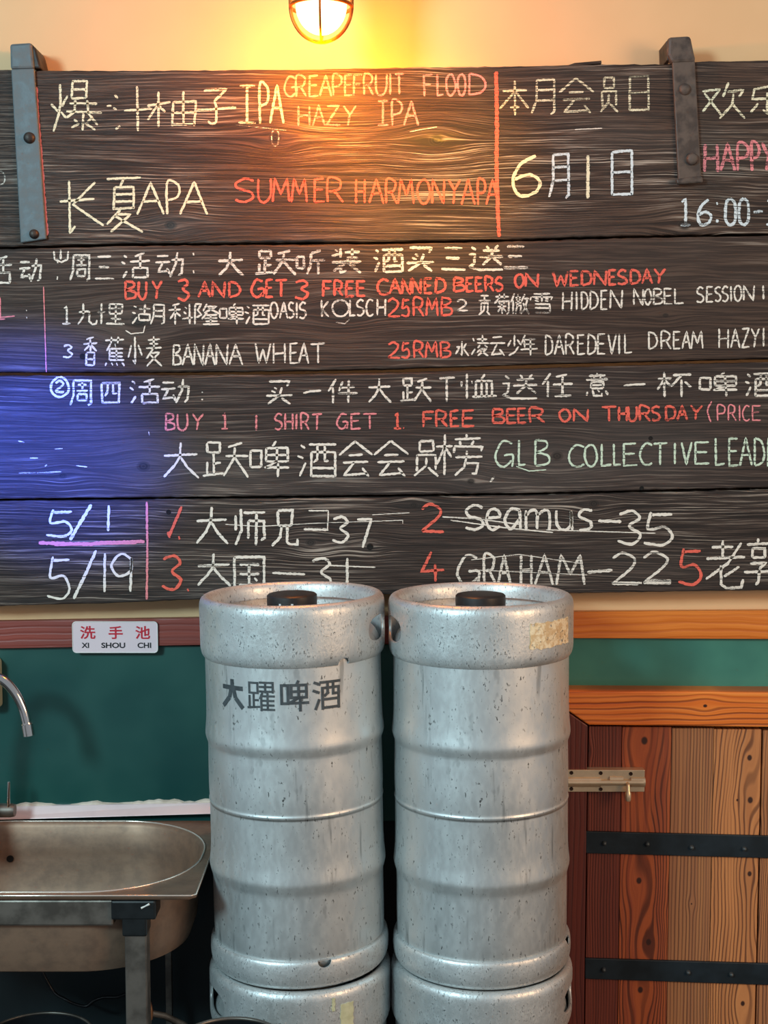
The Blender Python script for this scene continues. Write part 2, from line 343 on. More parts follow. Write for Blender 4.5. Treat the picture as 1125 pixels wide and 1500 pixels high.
# ---------------------------------------------------------------- chalk glyphs: strokes in a 100 x 100 box, xxyy points
G = {
'爆':"0245 1560/3230 2250/1808 2045 1570 0698/2060 3072/4202 4035/4202 7002 6835/4218 6818/4035 6835/3645 9045/4838 4660/7038 7260/3060 9862/4660 3072/7060 9085/6262 6295/4575 5280/7872 7080/4090 5582/6480 8595",
'汁':"0320 1228/0048 0852/0595 1888/2855 9950/6000 6299",
'柚':"0045 4535/2210 2299/2240 0080/2245 3560/5035 4895/5035 9532 9295/4862 9460/7008 7093/4892 9390",
'子':"2008 7505 4535/4535 5050 5088 4095 3085/0060 9952",
'长':"2002 2298 3585/8005 3045/0040 7835/2845 9985",
'夏':"0505 9503/4805 4018/2520 2360/2520 7519 7558/2533 7332/2545 7344/2358 7556/4060 0585/3068 6867 1599/2570 9999",
'本':"1030 9028/5000 5099/4832 0080/5232 9578/3575 6575",
'月':"2002 2060 0095/2002 9500 9590 8098/2030 9528/2060 9558",
'会':"4800 0040/4800 9938/2840 7038/1060 8858/4560 1595 8590/7075 9099",
'员':"2502 2530/2502 7502 7530/2530 7530/1540 1585/1540 8540 8582/5048 4870 0599/5575 9599",
'日':"1003 1098/1003 9500 9597/1048 9546/1096 9595",
'欢':"0025 4018 0080/0530 4590/6000 4840/5825 9520 8540/7230 7060 4098/7060 9999",
'乐':"8000 1515 1045 9043/5025 5090 3880/2560 0588/7058 9585",
'周':"1502 1560 0099/1502 9502 9590 8099/3520 7520/5510 5540/2840 8040/3555 3580/3555 7555 7580/3580 7580",
'三':"1510 8510/2050 7550/0095 9995",
'活':"0810 1820/0035 1245/0598 2070/8002 4515/3035 9932/6510 6560/4060 4098/4060 9060 9098/4095 9095",
'动':"0520 4518/0045 5042/2545 0880 4575/4065 5090/5535 9533 9085 7895/7505 7050 5099",
'大':"0038 9533/4800 4540 3065 0098/4842 6870 9999",
'跃':"1002 1030/1002 3802 3830/1030 3830/2430 2490/2460 4058/1055 1090/0095 4588/8502 5515/5040 9938/7015 6845 4595/7045 9999",
'听':"0030 0075/0030 2530 2575/0075 2575/8505 5018/5018 5060 3599/5045 9942/7545 7599",
'装':"1005 2012/0030 2522/3000 3040/4515 9512/7000 7038/5038 9038/5042 5550/0055 9953/5055 0590/3070 3099 5088/5055 9999/8065 6575",
'酒':"0810 1820/0040 1548/0598 2060/2810 9908/3530 3599/3530 9530 9599/5210 5050 4060/7010 7055 8055/3575 9575/3597 9597",
'买':"1005 9005 8025/3030 4238/2045 3552/0065 9963/6030 5065 0599/6075 9299",
'送':"0808 2020/0040 1838 1575 0088/0088 3099 9999/5005 5818/8502 7518/4025 9023/3048 9946/6825 6550 4082/6850 9580",
'九':"0540 6035/3000 2860 0099/6035 6085 7599 9595 9980",
'十':"0040 9938/5000 5099",
'里':"2002 2048/2002 8502 8548/2025 8525/2048 8548/5202 5295/2572 8072/0097 9997",
'湖':"0510 1218/0040 1045/0098 1565/2025 5525/3802 3848/2050 2080/2050 5350 5380/2080 5380/6505 6560 5599/6505 9505 9590 8899/6535 9535/6560 9560",
'科':"4500 1510/0030 5028/2812 2899/2835 0575/2840 4860/6515 7525/6040 7250/5575 9965/8500 8599",
'隆':"0502 0599/0502 2802 1530 2855 1065/5000 3535/5015 8513 4045/5520 9950/4555 9053/5045 3075/4072 9070/6555 6598/3598 9998/4585 9085",
'啤':"0025 0070/0025 2825 2870/0070 2870/6500 5512/4018 4055/4018 9518 9555/4037 9537/4055 9555/6718 6755 4072/3572 9972/7060 7099",
'香':"7002 2510/0525 9523/5010 5050/5025 1048/5025 9050/2555 2598/2555 7555 7598/2576 7576/2597 7597",
'蕉':"0512 9510/3300 3322/6600 6622/3022 1048/2540 2580/5025 5535/2842 9040/2855 8855/2868 8868/5842 5880/2580 9580/1088 0599/3588 4098/6088 6598/8588 9599",
'小':"5000 5290 3880/2530 0570/7528 9965",
'麦':"1512 8510/2525 7524/0540 9538/5000 5040/4540 0575/3555 8053 1099/3062 9599",
'贡':"2005 8005/5005 5028/0528 9528/2540 2580/2540 7540 7580/5050 4575 0599/6582 9599",
'菊':"0512 9512/3300 3322/6600 6622/2522 0048/2535 9535 9588 8099/3042 4050/6840 6048/2060 8060/5048 5095/4565 2285/5565 7885",
'傲':"2000 0045/1235 1299/2520 5520/4005 4045/2832 5532/2245 6045/3845 2899/3560 5560 5095/7502 6040/7025 9925/9025 7575 5599/6845 9999",
'雪':"1505 8505/0520 0038/0520 9520 9035/5005 5045/2028 3532/2038 3542/6528 7832/6538 7842/2055 8555 8598/2075 8575/2097 8597",
'水':"4800 5090 3880/0535 3033 0580/8015 5548/5545 9890",
'凌':"0515 1530/0095 2065/3020 9018/6200 6238/3038 9938/4848 3562/7548 9060/5565 3085/5068 8566 3599/5078 9599",
'云':"2010 8008/0040 9938/4542 1595 8088/6568 9599",
'少':"5000 5055/2525 0555/7022 9548/8055 5580 1099",
'年':"2800 0540/2520 9018/2525 2560/2545 8543/0068 9965/6020 6099",
'四':"0515 0895/0515 9515 9295/3515 3550 2265/6215 6255 8555/0892 9292",
'件':"2500 0050/1535 1599/5010 3550/4035 9032/3060 9958/6805 6899",
'一':"0055 5048 9945",
'恤':"1500 1599/0030 0050/2828 3040/6500 5525/4028 4092/4028 8528 8592/5528 5592/7028 7092/3092 9990",
'任':"2800 0045/1830 1899/8005 4515/3545 9942/6512 6592/4092 9590",
'意':"5000 5008/1512 8510/3515 3826/6515 6026/0528 9526/2535 2562/2535 7535 7562/2549 7549/2562 7562/1075 0592/3070 3592 7092 7082/5068 5878/8570 9588",
'杯':"0028 4025/2000 2099/2030 0070/2233 3855/4512 9910/7012 4058/7030 7099/7838 9960",
'榜':"0030 3528/1800 1899/1832 0075/2035 3355/6500 6508/4012 9510/5015 5228/8015 7528/3830 3845/3830 9930 9542/6540 6550/4055 9855/6555 6080 4099/6270 9070 8595 7595",
'师':"0520 0560/2202 2260 0599/3012 9912/4535 4582/4535 9535 9580 8588/7012 7099",
'兄':"2505 2845/2505 8003 7545/2845 7545/4045 3575 0599/6045 6088 7095 9895 9980",
'国':"0502 0599/0502 9500 9599/2022 8022/2048 8048/1878 8278/5022 5078/6558 7568/0597 9597",
'老':"1515 7013/4200 4235/0038 9935/9005 5548 0080/3852 3890 5099 9097 9580/8555 4575",
'享':"5000 5008/1012 9010/3020 3040/3020 7520 7540/3040 7540/2052 8050 5565/5565 5290 4097/0070 9968",
'A':"0099 5000 9999/2060 8058",'B':"1000 1099/1000 7505 8030 1548/1548 9060 9090 1099",'C':"9510 5000 1525 0560 2590 6099 9588",
'D':"1000 1099/1000 7012 9550 7585 1099",'E':"9000 1002 1099 9597/1048 8046",'F':"9500 1002 1099/1048 8045",
'G':"9510 4502 0855 2590 6098 9575/5555 9955 9599",'H':"1000 1099/9000 9099/1052 9048",'I':"5000 5099",'J':"1500 8500/5000 5099/1097 9097",
'K':"1000 1099/8505 1555 9099",'L':"1000 1097 9592",'M':"0099 1500 5065 8500 9999",'N':"0599 0800 9098 9500",
'O':"5000 1020 0560 3095 7095 9960 8515 5000",'P':"1099 1000 7505 9028 7048 1055",'R':"1099 1000 7505 8528 6548 1552/4550 9899",
'S':"9010 5000 1020 2042 7555 9080 5099 0590",'T':"0003 9900/5003 5099",'U':"0500 0570 3099 7095 9565 9500",'V':"0500 4599 9500",
'W':"0000 2299 5030 7599 9900",'X':"0000 9999/9900 0099",'Y':"0500 5045 9500/5045 4099",'Z':"0503 9000 0597 9995",
'1':"5000 5099",'!':"3012 5500 5597/2098 8598",'2':"0518 4000 8520 7050 0597/0597 9998",'3':"1010 6000 9020 5045 9570 6098 0588",
'4':"4500 0565 9560/6040 6099",'5':"2500 1550 7045 9575 6598 0092/2510 9508",'6':"8003 3025 0565 3098 8090 9565 6048 1060",
'7':"0505 9505 4099",'9':"9015 4500 0530 3558 8545 9010/9010 8599",'0':"5000 1020 1080 5099 9080 9020 5000",
'e':"0550 9045 7520 3020 0560 4098 9585",'a':"9520 4015 0560 4095 9055/9018 9899",'m':"0520 0899/0540 3018 5030 5095/5038 8018 9930 9999",
'u':"0520 1080 5098 9075 9020 9999",'s':"9020 4015 1040 8065 8090 1098",
':':"5012 5522/5078 5590",'.':"4090 6098",'-':"0052 9948",'/':"9900 0099",'(':"8000 2045 7099",'o':"0000 1070 5099 9070 9900/5000 5070",
'*':"5000 1020 0560 3095 7095 9960 8515 5000/3030 5018 7035 3070 7572",
}
SMOOTH = set('OSCGUDPR2356908easmu(*BQ') | {'J'} - {'J'}

def resample(pts, step, smooth):
    if smooth and len(pts) > 2:
        q = [pts[0]] + list(pts) + [pts[-1]]; out = []
        if pts[0] == pts[-1]: q = [pts[-2]] + list(pts) + [pts[1]]
        for i in range(1, len(q)-2):
            a, b, c, d = q[i-1:i+3]
            for k in range(6):
                t_ = k/6
                out.append(tuple(.5*((2*b[j]) + (c[j]-a[j])*t_ + (2*a[j]-5*b[j]+4*c[j]-d[j])*t_*t_ + (3*b[j]-a[j]-3*c[j]+d[j])*t_**3) for j in (0, 1)))
        pts = out + [pts[-1]]
    out = [pts[0]]
    for a, b in zip(pts, pts[1:]):
        L = math.hypot(b[0]-a[0], b[1]-a[1]); n = max(1, int(L/step))
        for k in range(1, n+1): out.append((lerp(a[0], b[0], k/n), lerp(a[1], b[1], k/n)))
    return out
def ribbon(mb, pts, w, conv, rr, jit=.28):
    "pts in pixels, conv(x, y, level) -> 3-D point; a ribbon with a rough width"
    n = len(pts); L = []; Rr = []
    for i, p in enumerate(pts):
        a = pts[max(i-1, 0)]; b = pts[min(i+1, n-1)]
        dx, dy = b[0]-a[0], b[1]-a[1]; l = math.hypot(dx, dy) or 1
        nx, ny = -dy/l, dx/l
        w1 = w*.5*(1 + rr.uniform(-jit, jit)); w2 = w*.5*(1 + rr.uniform(-jit, jit))
        if i in (0, n-1): w1 *= .6; w2 *= .6
        L.append((p[0]+nx*w1, p[1]+ny*w1)); Rr.append((p[0]-nx*w2, p[1]-ny*w2))
    vs = [conv(*p) for p in L] + [conv(*p) for p in Rr]
    mb.add(vs, [(i, i+1, n+i+1, n+i) for i in range(n-1)])
def glyph(mb, ch, box, w, conv, rr, wob=1.0):
    x0, y0, x1, y1 = box
    for st in G[ch].split('/'):
        pts = [(lerp(x0, x1, int(q[:2])/99) + rr.uniform(-wob, wob)*.5, lerp(y0, y1, int(q[2:])/99) + rr.uniform(-wob, wob)*.5) for q in st.split()]
        if len(pts) > 3 and st.split()[0] == st.split()[-1]: pts[-1] = pts[0]
        ribbon(mb, resample(pts, 2.4, ch in SMOOTH), w, conv, rr)

WHITE, CREAM, RED, PINK, MINT, COOL = 'white', 'cream', 'red', 'pink', 'mint', 'cool'
CC = {WHITE: srgb(232,226,216), CREAM: srgb(236,230,200), RED: srgb(232,106,90), PINK: srgb(230,140,146), MINT: srgb(204,224,204), COOL: srgb(214,228,236)}
PN = ['charred_plank_a', 'charred_plank_b', 'charred_plank_c', 'charred_plank_d']
_cm = {}
def cmat(c, i, dens):
    k = (c, i, dens)
    if k not in _cm: _cm[k] = chalk_mat('%s_chalk' % c, CC[c], PN[i], dens)
    return _cm[k]
LEV = [0]
def line(i, color, w, items, label, dens=.42, extra=()):
    "items: 'TEXT x0~x1 x0~x1 ...|y0 y1 dy'; every word is one chalk_writing piece on plank i"
    rr = random.Random(sum(map(ord, label)))
    def conv(x, y):
        p = P(x, y, BF); return (p.x, BF - .0005 - (LEV[0] % 400)*2e-6, p.z)
    def done(mb, name='chalk_writing'):
        o = mb.build(name, cmat(color, i, dens), planks[i], fix=False); o['label'] = label
    for it in items:
        a, b = it.split('|'); a = a.split(); txt = a[0]; xs = [tuple(map(float, q.split('~'))) for q in a[1:]]
        yy = list(map(float, b.split())); y0, y1 = yy[0], yy[1]; dy = yy[2] if len(yy) > 2 else 0
        if len(xs) == 1 and len(txt) > 1:
            X0, X1 = xs[0]; st = (X1-X0)/len(txt); xs = [(X0+k*st+st*.08, X0+(k+1)*st-st*.1) for k in range(len(txt))]
        A = xs[0][0]; Bx = max(xs[-1][1], A+1); mb = MB()
        for ch, (x0, x1) in zip(txt, xs):
            o_ = dy * ((x0+x1)/2 - A)/(Bx-A)
            LEV[0] += 1
            glyph(mb, ch, (x0, y0+o_, x1, y1+o_), w*1.16, conv, rr)
            if ord(ch) > 1000: done(mb, 'chalk_character'); mb = MB()
        if mb.v: done(mb)
    for pts, wd in extra:
        LEV[0] += 1; mb = MB()
        ribbon(mb, resample(pts, 2.4, False), wd, conv, rr); done(mb, 'chalk_stroke')

# top plank
line(0, CREAM, 3.0, ["爆 74~150|117 194", "- 157~163|150 160", "汁 166~223|126 192", "柚 216~290|129 187", "子 287~346|128 185", "J 346~378|126 181", "P 379~395|124 181","A 396~415|125 181"], 'cream chalk line, first beer name', .40)
line(0, CREAM, 3.0, ["长 88~152|263 342", "夏 154~209|258 340", "APA 201~240 243~265 264~304|267 314"], 'cream chalk line, second beer name', .34)
line(0, PINK, 2.6, ["GREAPEFRUIT 415~435 433~449 452~467 468~486 487~502 504~517 517~531 532~547 550~567 569~574 578~592|112 142 -4","FLOOD 620~634 640~650 653~667 670~682 685~712|110 141 -2","HAZY 435~455 458~476 478~498 502~522|155 184", "JPA 551~571 573~590 592~613|148 184"], 'pink chalk English text beside the first beer name', .40)
line(0, RED, 2.8, ["SUMMER 343~374 377~397 399~424 427~450 459~476 478~503|262 296", "HARMONY 520~536 541~562 564~582 584~606 611~630 632~652 656~675|263 298", "APA 676~695 699~712 712~731|263 300"], 'red chalk English text beside the second beer name', .37,)
line(0, RED, 5.2, [], 'red chalk line dividing the top plank', .38, extra=[([(727,105),(728,200),(727,230),(729,300),(731,347)], 5.5)])
line(0, CREAM, 2.8, ["本月会员日 732~776 779~813 819~870 878~906 919~951|119 170 -8"], 'cream chalk heading right of the red line', .45)
line(0, CREAM, 4.0, ["6 749~793|226 287", "1 858~864|228 291"], 'large cream chalk date digits', .34)
line(0, COOL, 3.2, ["月 804~834|225 291", "日 893~927|221 287"], 'bluish white chalk date characters', .36)
line(0, CREAM, 3.0, ["欢 1029~1091|121 174", "乐 1097~1150|124 170"], 'cream chalk heading beside the right strap', .40)
line(0, PINK, 3.8, ["HAPPY 1030~1053 1056~1076 1079~1098 1100~1113 1115~1135|212 252 -3"], 'pink chalk word beside the right strap', .42)
line(0, COOL, 3.6, ["!6:00-! 992~1014 1021~1042 1046~1054 1061~1078 1082~1097 1103~1117 1119~1136|292 330 -1"], 'white chalk opening hours', .38)
line(0, WHITE, 1.6, ["0 397~409|190 214", "0 -18~8|250 272"], 'faint white chalk squiggle', .50, extra=[([(345,183),(420,191)],1.4),([(600,193),(640,186)],1.4),([(842,190),(882,188)],1.6)])
line(0, PINK, 2.4, [], 'pinkish chalk line along the left strap', .30, extra=[([(53,128),(56,180),(60,225),(64,280),(69,345)], 4.5)])
# second plank
line(1, WHITE, 2.8, ["活 -20~18|374 416", "动: 28~62 80~88|377 413", "周三活动: 103~132 139~167 178~220 228~270 280~287|374 412 -8"], 'white chalk heading, first half of the second plank', .40, extra=[([(79,368),(80,380),(90,384),(99,380),(100,368)],2.6),([(89,366),(89,380)],3)])
line(1, WHITE, 3.4, ["大跃听装酒买三送三 320~357 374~433 435~476 486~529 547~591 596~636 646~682 687~737 737~773|369 405 -12"], 'bold white chalk heading on the second plank', .42)
line(1, RED, 3.2, ["BUY 182~199 203~215 222~238|412 438","3 259~277|410 440","AND 291~308 310~330 334~352|413 435","GET 367~386 389~401 403~421|410 435","3 431~452|411 438","FREE 472~486 489~502 506~519 522~536|412 434", "CANNED 552~570 570~587 589~602 603~617 621~634 637~653|410 432 -3","BEERS 664~680 682~694 696~708 710~723 725~737|407 427 -1", "ON 754~767 769~789|402 421 -1","WEDNESDAY 810~832 834~848 851~867 869~889 891~903 904~919 922~938 940~955 957~975|398 419 -4"], 'red chalk English line on the second plank', .36)
line(1, WHITE, 2.4, ["! 88~106|449 474", "九十里湖科隆啤酒 114~142 142~155 155~183 194~242 247~283 284~322 322~357 359~395|445 475", "OASIS 396~407 410~421 422~431 432~438 438~449|443 466","KOLSCH 470~483 486~511 512~521 522~534 536~547 551~566|440 464 -2"], 'small white chalk first item', .38)
line(1, RED, 2.8, ["25RMB 568~586 588~600 605~621 624~641 645~662|438 464 -2","25RMB 568~586 588~600 605~621 623~641 644~660|501 524"], 'red chalk prices', .34)
line(1, WHITE, 2.3, ["2 669~685|439 455","贡菊傲雪 700~719 724~746 748~775 777~810|432 462 -4","HIDDEN 823~839 842~847 851~861 863~876 880~890 893~912|428 455 -3","NOBEL 928~942 944~954 956~970 972~985 987~1002|424 447 -2","SESSION 1020~1031 1034~1045 1047~1056 1057~1067 1068~1073 1075~1086 1088~1105|421 443 -3","I 1115~1121|418 438"], 'small white chalk second item', .37)
line(1, WHITE, 2.4, ["3 92~106|505 524","香蕉小麦 121~144 153~183 187~208 213~238|493 536","BANANA 253~265 267~283 284~299 300~315 316~334 336~355|505 535 -1","WHEAT 374~396 399~419 424~437 438~452 455~476|503 532"], 'small white chalk third item', .37)
line(1, WHITE, 2.3, ["水 667~687|500 523","凌云少年 691~716 717~740 743~764 762~787|491 521","DAREDEVIL 798~810 812~826 828~841 845~857 860~873 874~887 890~903 905~909 914~926|491 520 -2","DREAM 949~963 967~983 986~997 999~1011 1013~1029|486 511","HAZY 1052~1068 1070~1084 1086~1098 1100~1112|482 510 -1","I 1116~1121|480 508"], 'small white chalk fourth item', .37)
line(1, PINK, 1.8, ["! -14~12|436 468"], 'pink chalk remnant at the left end', .36, extra=[([(64,420),(68,545)],1.6),([(-10,466),(22,463)],1.6)])
line(1, WHITE, 1.6, [": 36~42|452 468"], 'faint chalk colon', .36, extra=[([(184,484),(192,489),(210,487),(213,476)],1.5),([(492,472),(505,474),(512,468)],1.5)])
# third plank
line(2, WHITE, 2.9, ["* 74~101|553 582","周四活动 103~135 148~176 190~235 236~279|557 594 -4",": 292~300|572 588","买一件大跃T 390~428 444~470 481~524 540~573 586~632 643~666|557 592 -4","恤送任意一杯啤酒 676~728 736~787 794~839 857~892 913~945 963~1013 1025~1080 1091~1135|548 584 -4"], 'white chalk heading on the third plank', .40)
line(2, PINK, 2.5, ["BUY 242~256 260~275 281~299|606 630","! 322~336|606 628","I 373~378|608 631","SHIRT 402~414 416~430 432~437 440~453 457~472|606 629","GET 492~509 513~529 532~552|606 628"], 'faint pink chalk English line', .40)
line(2, RED, 3.0, ["! 573~590|606 628",". 588~594|606 628","FREE 618~636 638~655 659~673 676~696|603 626 -2","BEER 720~739 741~757 758~771 774~798|599 620 -1","ON 819~835 839~862|599 617","THURSDAY 881~903 905~919 920~933 935~953 954~967 974~990 992~1006 1011~1029|596 617 -2"], 'red chalk English line on the third plank', .36)
line(2, PINK, 2.0, ["( 1034~1044|588 618","PRICE 1050~1063 1066~1078 1081~1085 1087~1098 1101~1115|594 616"], 'pink chalk word in brackets', .38)
line(2, WHITE, 3.0, ["大跃啤酒会会员 240~291 297~364 367~424 436~493 497~545 548~598 605~644|648 700 -3","榜 639~707|636 696"], 'white chalk ranking title', .33)
line(2, MINT, 2.7, ["GLB 723~751 759~770 782~805|646 684 -2","COLLECTIVE 832~857 856~874 880~896 898~910 911~934 937~956 957~977 981~995 998~1014 1016~1040|652 684 -5","LEADE 1047~1062 1066~1082 1084~1101 1104~1120 1123~1140|642 682"], 'greenish white chalk ranking title in English', .38, extra=[([(756,683),(775,690),(800,688)],1.6)])
line(2, WHITE, 1.3, [], 'faint chalk scratches', .45, extra=[([(27,646),(36,648)],1.6),([(80,658),(92,657)],1.6),([(44,671),(56,671)],1.6),([(66,683),(69,681)],3),([(28,693),(90,691)],1.2),([(112,682),(128,684)],1.6),([(218,632),(219,638)],1.6),([(718,706),(724,698)],3)])
# fourth plank
line(3, WHITE, 3.2, ["5 68~107|746 786","1 156~162|740 778","5 69~103|815 877","19 151~156 162~196|811 867"], 'white chalk dates', .33, extra=[([(134,739),(118,765),(103,791)],4.8),([(141,806),(126,840),(108,877)],4.2)])
line(3, PINK, 4.0, [], 'pink chalk lines around the dates', .34, extra=[([(57,795),(130,797),(150,795),(212,793)],5.0),([(80,799),(200,796)],1.8),([(215,735),(216,800),(215,878)],3.2)])
line(3, RED, 3.6, ["/ 247~266|742 786",". 259~267|745 790","3 236~267|814 864",". 272~279|826 866","2 616~650|738 779","4 616~652|808 852","5 993~1028|803 856"], 'red chalk ranking numbers', .36, extra=[([(249,788),(246,779)],4)])
line(3, WHITE, 3.4, ["大师兄 288~334 343~389 397~436|742 796 4","3 486~511|757 795","7 522~545|758 802"], 'white chalk name and score in first place', .36, extra=[([(445,775),(481,776)],3.6),([(452,748),(481,748),(480,775)],2),([(330,768),(380,771),(470,766),(590,762),(590,767)],1.1),([(545,754),(600,751)],1.1)])
line(3, WHITE, 3.6, ["Seamus 680~710 711~734 738~763 768~805 814~838 846~869|740 776 1","35 903~940 943~986|748 797 2"], 'white chalk name and score in second place', .36, extra=[([(876,763),(910,764)],4.2),([(648,757),(700,760),(760,768)],1.8),([(660,762),(740,773),(810,780)],1.8),([(800,776),(960,781)],1.4)])
line(3, WHITE, 3.4, ["大 290~338|811 858","国 341~389|815 868","3 454~486|817 864","1 505~512|817 866"], 'white chalk name and score in third place', .36, extra=[([(399,839),(447,841)],3.4),([(480,828),(550,831)],1.8)])
line(3, WHITE, 3.3, ["GRAHAM 667~701 708~726 729~748 761~780 784~810 815~856|813 856","22 896~935 940~983|810 856 -2"], 'white chalk name and score in fourth place', .40, extra=[([(860,838),(897,835)],4.5),([(896,854),(940,854)],4),([(945,850),(983,851)],4),([(690,820),(760,812),(850,825)],1.2),([(700,835),(860,842)],1.0)])
line(3, WHITE, 3.4, ["老 1034~1091|791 862","享 1090~1130|789 858"], 'white chalk name in fifth place', .37)

# ---------------------------------------------------------------- iron straps on the top plank
iron = mottled('painted_iron', srgb(66, 60, 58), srgb(98, 88, 82), .5, .35, 55, bump=.0012, rough2=.75)
iron_l = mottled('grey_painted_iron', srgb(78, 88, 94), srgb(98, 106, 110), .5, .2, 45, bump=.0008, rough2=.7)
iron_d = mottled('dark_iron', srgb(40, 38, 38), srgb(70, 60, 54), .5, .5, 60, bump=.001)
def strapsolid(corners, y0, y1, name, m, parent, bevel=.002):
    poly = [(P(x, y, y0).x, P(x, y, y0).z) for x, y in corners]
    return MB().prism(poly, y0, y1).build(name, m, parent, bevel=bevel)
def bolt(px, py, r, Y, parent, m, name='bolt'):
    p = P(px, py, Y)
    return MB().lathe([(r, Y+.001), (r*.98, Y-.002), (r*.82, Y-.0045), (r*.5, Y-.006), (0.0, Y-.0065)], 20, (p.x, 0, p.z), 'Y').build(name, m, parent, smooth=True)
s1 = strapsolid([(16,101),(50,100),(68,350),(30,356)], BF-.007, BF, 'hinge_strap', iron_l, board)
s1['label'] = 'long grey painted iron strap'
hx = [(14,64),(46,62),(50,100),(15,101)]
strapsolid(hx, BF-.009, BF+.012, 'hook', iron_l, s1, .004)
strapsolid([(46,64),(52,70),(60,100),(47,100)], BF-.004, -.001, 'hook_side', iron_d, s1, .003)
bolt(43, 202, .0095, BF-.007, s1, iron_d); bolt(50, 343, .008, BF-.007, s1, iron_d)
s2 = strapsolid([(985,88),(1018,86),(1028,264),(994,268)], BF-.007, BF, 'hinge_strap', iron, board)
s2['label'] = 'short rusty iron strap'
strapsolid([(979,54),(1012,52),(1016,72),(1020,90),(984,92),(978,80)], BF-.010, BF+.010, 'hook', iron, s2, .005)
strapsolid([(976,60),(981,60),(982,90),(977,88)], BF-.002, -.001, 'hook_side', iron_d, s2, .001)
strapsolid([(990,262),(1029,257),(1031,267),(992,270)], BF-.014, BF-.006, 'lip', iron, s2, .003)
bolt(1003, 131, .0095, BF-.007, s2, iron); bolt(1014, 233, .0100, BF-.009, s2, iron)

# ================================================================ caged wall lamp
LY = -.175
lc = P(470.5, 8, LY)                    # centre of the globe
lamp = root('caged_wall_lamp', 'lit caged bulkhead lamp with brass wire guard above the menu board', 'lamp', (lc.x, 0, lc.z))
brass = mottled('brass_guard', srgb(190, 110, 40), srgb(150, 80, 30), .4, .7, 60)
glow = newmat('lit_glass', (1, .9, .6, 1), .3); gt = NT(glow)
glow.node_tree.nodes['Principled BSDF'].inputs['Emission Color'].default_value = (1, .62, .24, 1)
glow.node_tree.nodes['Principled BSDF'].inputs['Emission Strength'].default_value = 4.5
gr = .040
prof = [(0.0, -gr*1.12)] + [(gr*math.cos(a), gr*1.12*math.sin(a)) for a in [R(-80+10*k) for k in range(9)]] + [(gr, .02), (gr*.95, .09)]
MB().lathe(prof, 40, (lc.x, LY, lc.z)).build('glass_globe', glow, lamp, smooth='all')
cr = .0478
for k in range(4):
    az = R(90*k)
    pts = [(lc.x+cr*math.cos(az)*math.cos(a), LY+cr*math.sin(az)*math.cos(a), lc.z+cr*1.17*math.sin(a)) for a in [R(-90+6*j) for j in range(16)]]
    pts += [(lc.x+cr*math.cos(az), LY+cr*math.sin(az), lc.z+.1)]
    MB().tube(pts, .0030 if k in (0, 2) else .0018, 10).build('guard_wire', brass, lamp, smooth='all')
for zz in (-.002, .075):
    MB().tube([(lc.x+cr*math.cos(R(a)), LY+cr*math.sin(R(a)), lc.z+zz) for a in range(0, 360, 8)], .0030, 10, closed=True).build('guard_ring', brass, lamp, smooth='all')
MB().lathe([(0.0, .13), (.03, .128), (.052, .118), (.056, .10), (.056, .086), (.0, .086)], 40, (lc.x, LY, lc.z)).build('lamp_cap', brass, lamp, smooth=True)
MB().tube([(lc.x, LY, lc.z+.12), (lc.x, LY+.01, lc.z+.15), (lc.x, LY+.04, lc.z+.165), (lc.x, 0, lc.z+.165)], .010, 12).build('bracket', brass, lamp, smooth='all')
MB().lathe([(.04, 0), (.04, -.008), (.02, -.014), (0.0, -.014)], 32, (lc.x, 0, lc.z+.165), 'Y').build('wall_plate', brass, lamp, smooth=True)
pl = bpy.data.lights.new('lamp_bulb', 'POINT'); pl.energy = 12; pl.color = (1, .25, .0); pl.shadow_soft_size = .02
po = bpy.data.objects.new('lamp_bulb', pl); COL.objects.link(po); po.location = (0, LY-.0, -.062); po.parent = lamp

# ================================================================ kegs
steel = newmat('keg_steel', srgb(176, 180, 180), .42, .7); t = NT(steel); v = t.obj()
big = t.noise(v, 6, 4, .55, (1, 1, .5)); fin = t.noise(v, 90, 4, .6, (1, 1, .45)); spk = t.noise(v, 260, 2, .6, (1,1,.5), (3, 0, 0))
c = t.mix(t.ramp(big, .3, .7), srgb(216, 220, 220), srgb(196, 201, 201))
c = t.mix(t.math('MULTIPLY', t.ramp(spk, .60, .70), t.ramp(fin, .45, .62)), c, srgb(70, 72, 72))
scr_ = t.noise(v, 60, 3, .6, (1, 1, .09), (2, 5, 1)); scr2 = t.noise(v, 12, 2, .5, (1, 1, 1), (8, 1, 1))
c = t.mix(t.math('MULTIPLY', t.ramp(scr_, .60, .68, 0, .55), t.ramp(scr2, .45, .65)), c, srgb(104, 110, 112))
scr3 = t.noise(v, 34, 3, .7, (1, 1, .5), (1, 7, 3))
c = t.mix(t.ramp(scr3, .62, .72, 0, .35), c, srgb(130, 134, 134))
c = t.mix(t.ramp(fin, .60, .78, 0, .45), c, srgb(216, 218, 216))
t.L(c, t.b.inputs['Base Color']); t.L(t.ramp(fin, .3, .7, .38, .52), t.b.inputs['Roughness'])
t.bump(t.math('ADD', t.math('MULTIPLY', big, 1.0), t.math('MULTIPLY', fin, .25)), .0016, .6)
worn = newmat('worn_keg_steel', srgb(170, 174, 174), .45, .62); t = NT(worn); v = t.obj()
fin = t.noise(v, 130, 4, .65, (1, 1, .6)); spk = t.noise(v, 420, 3, .65, (1,1,.5)); big = t.noise(v, 11, 4, .6)
c = t.mix(t.ramp(big, .3, .7), srgb(220, 224, 224), srgb(194, 198, 198))
c = t.mix(t.math('MULTIPLY', t.ramp(spk, .54, .64), t.ramp(fin, .45, .60, 0, .9)), c, srgb(84, 88, 90))
t.L(c, t.b.inputs['Base Color']); t.L(t.ramp(fin, .3, .7, .36, .55), t.b.inputs['Roughness'])
t.bump(t.math('ADD', fin, t.math('MULTIPLY', spk, .3)), .0008, .7)
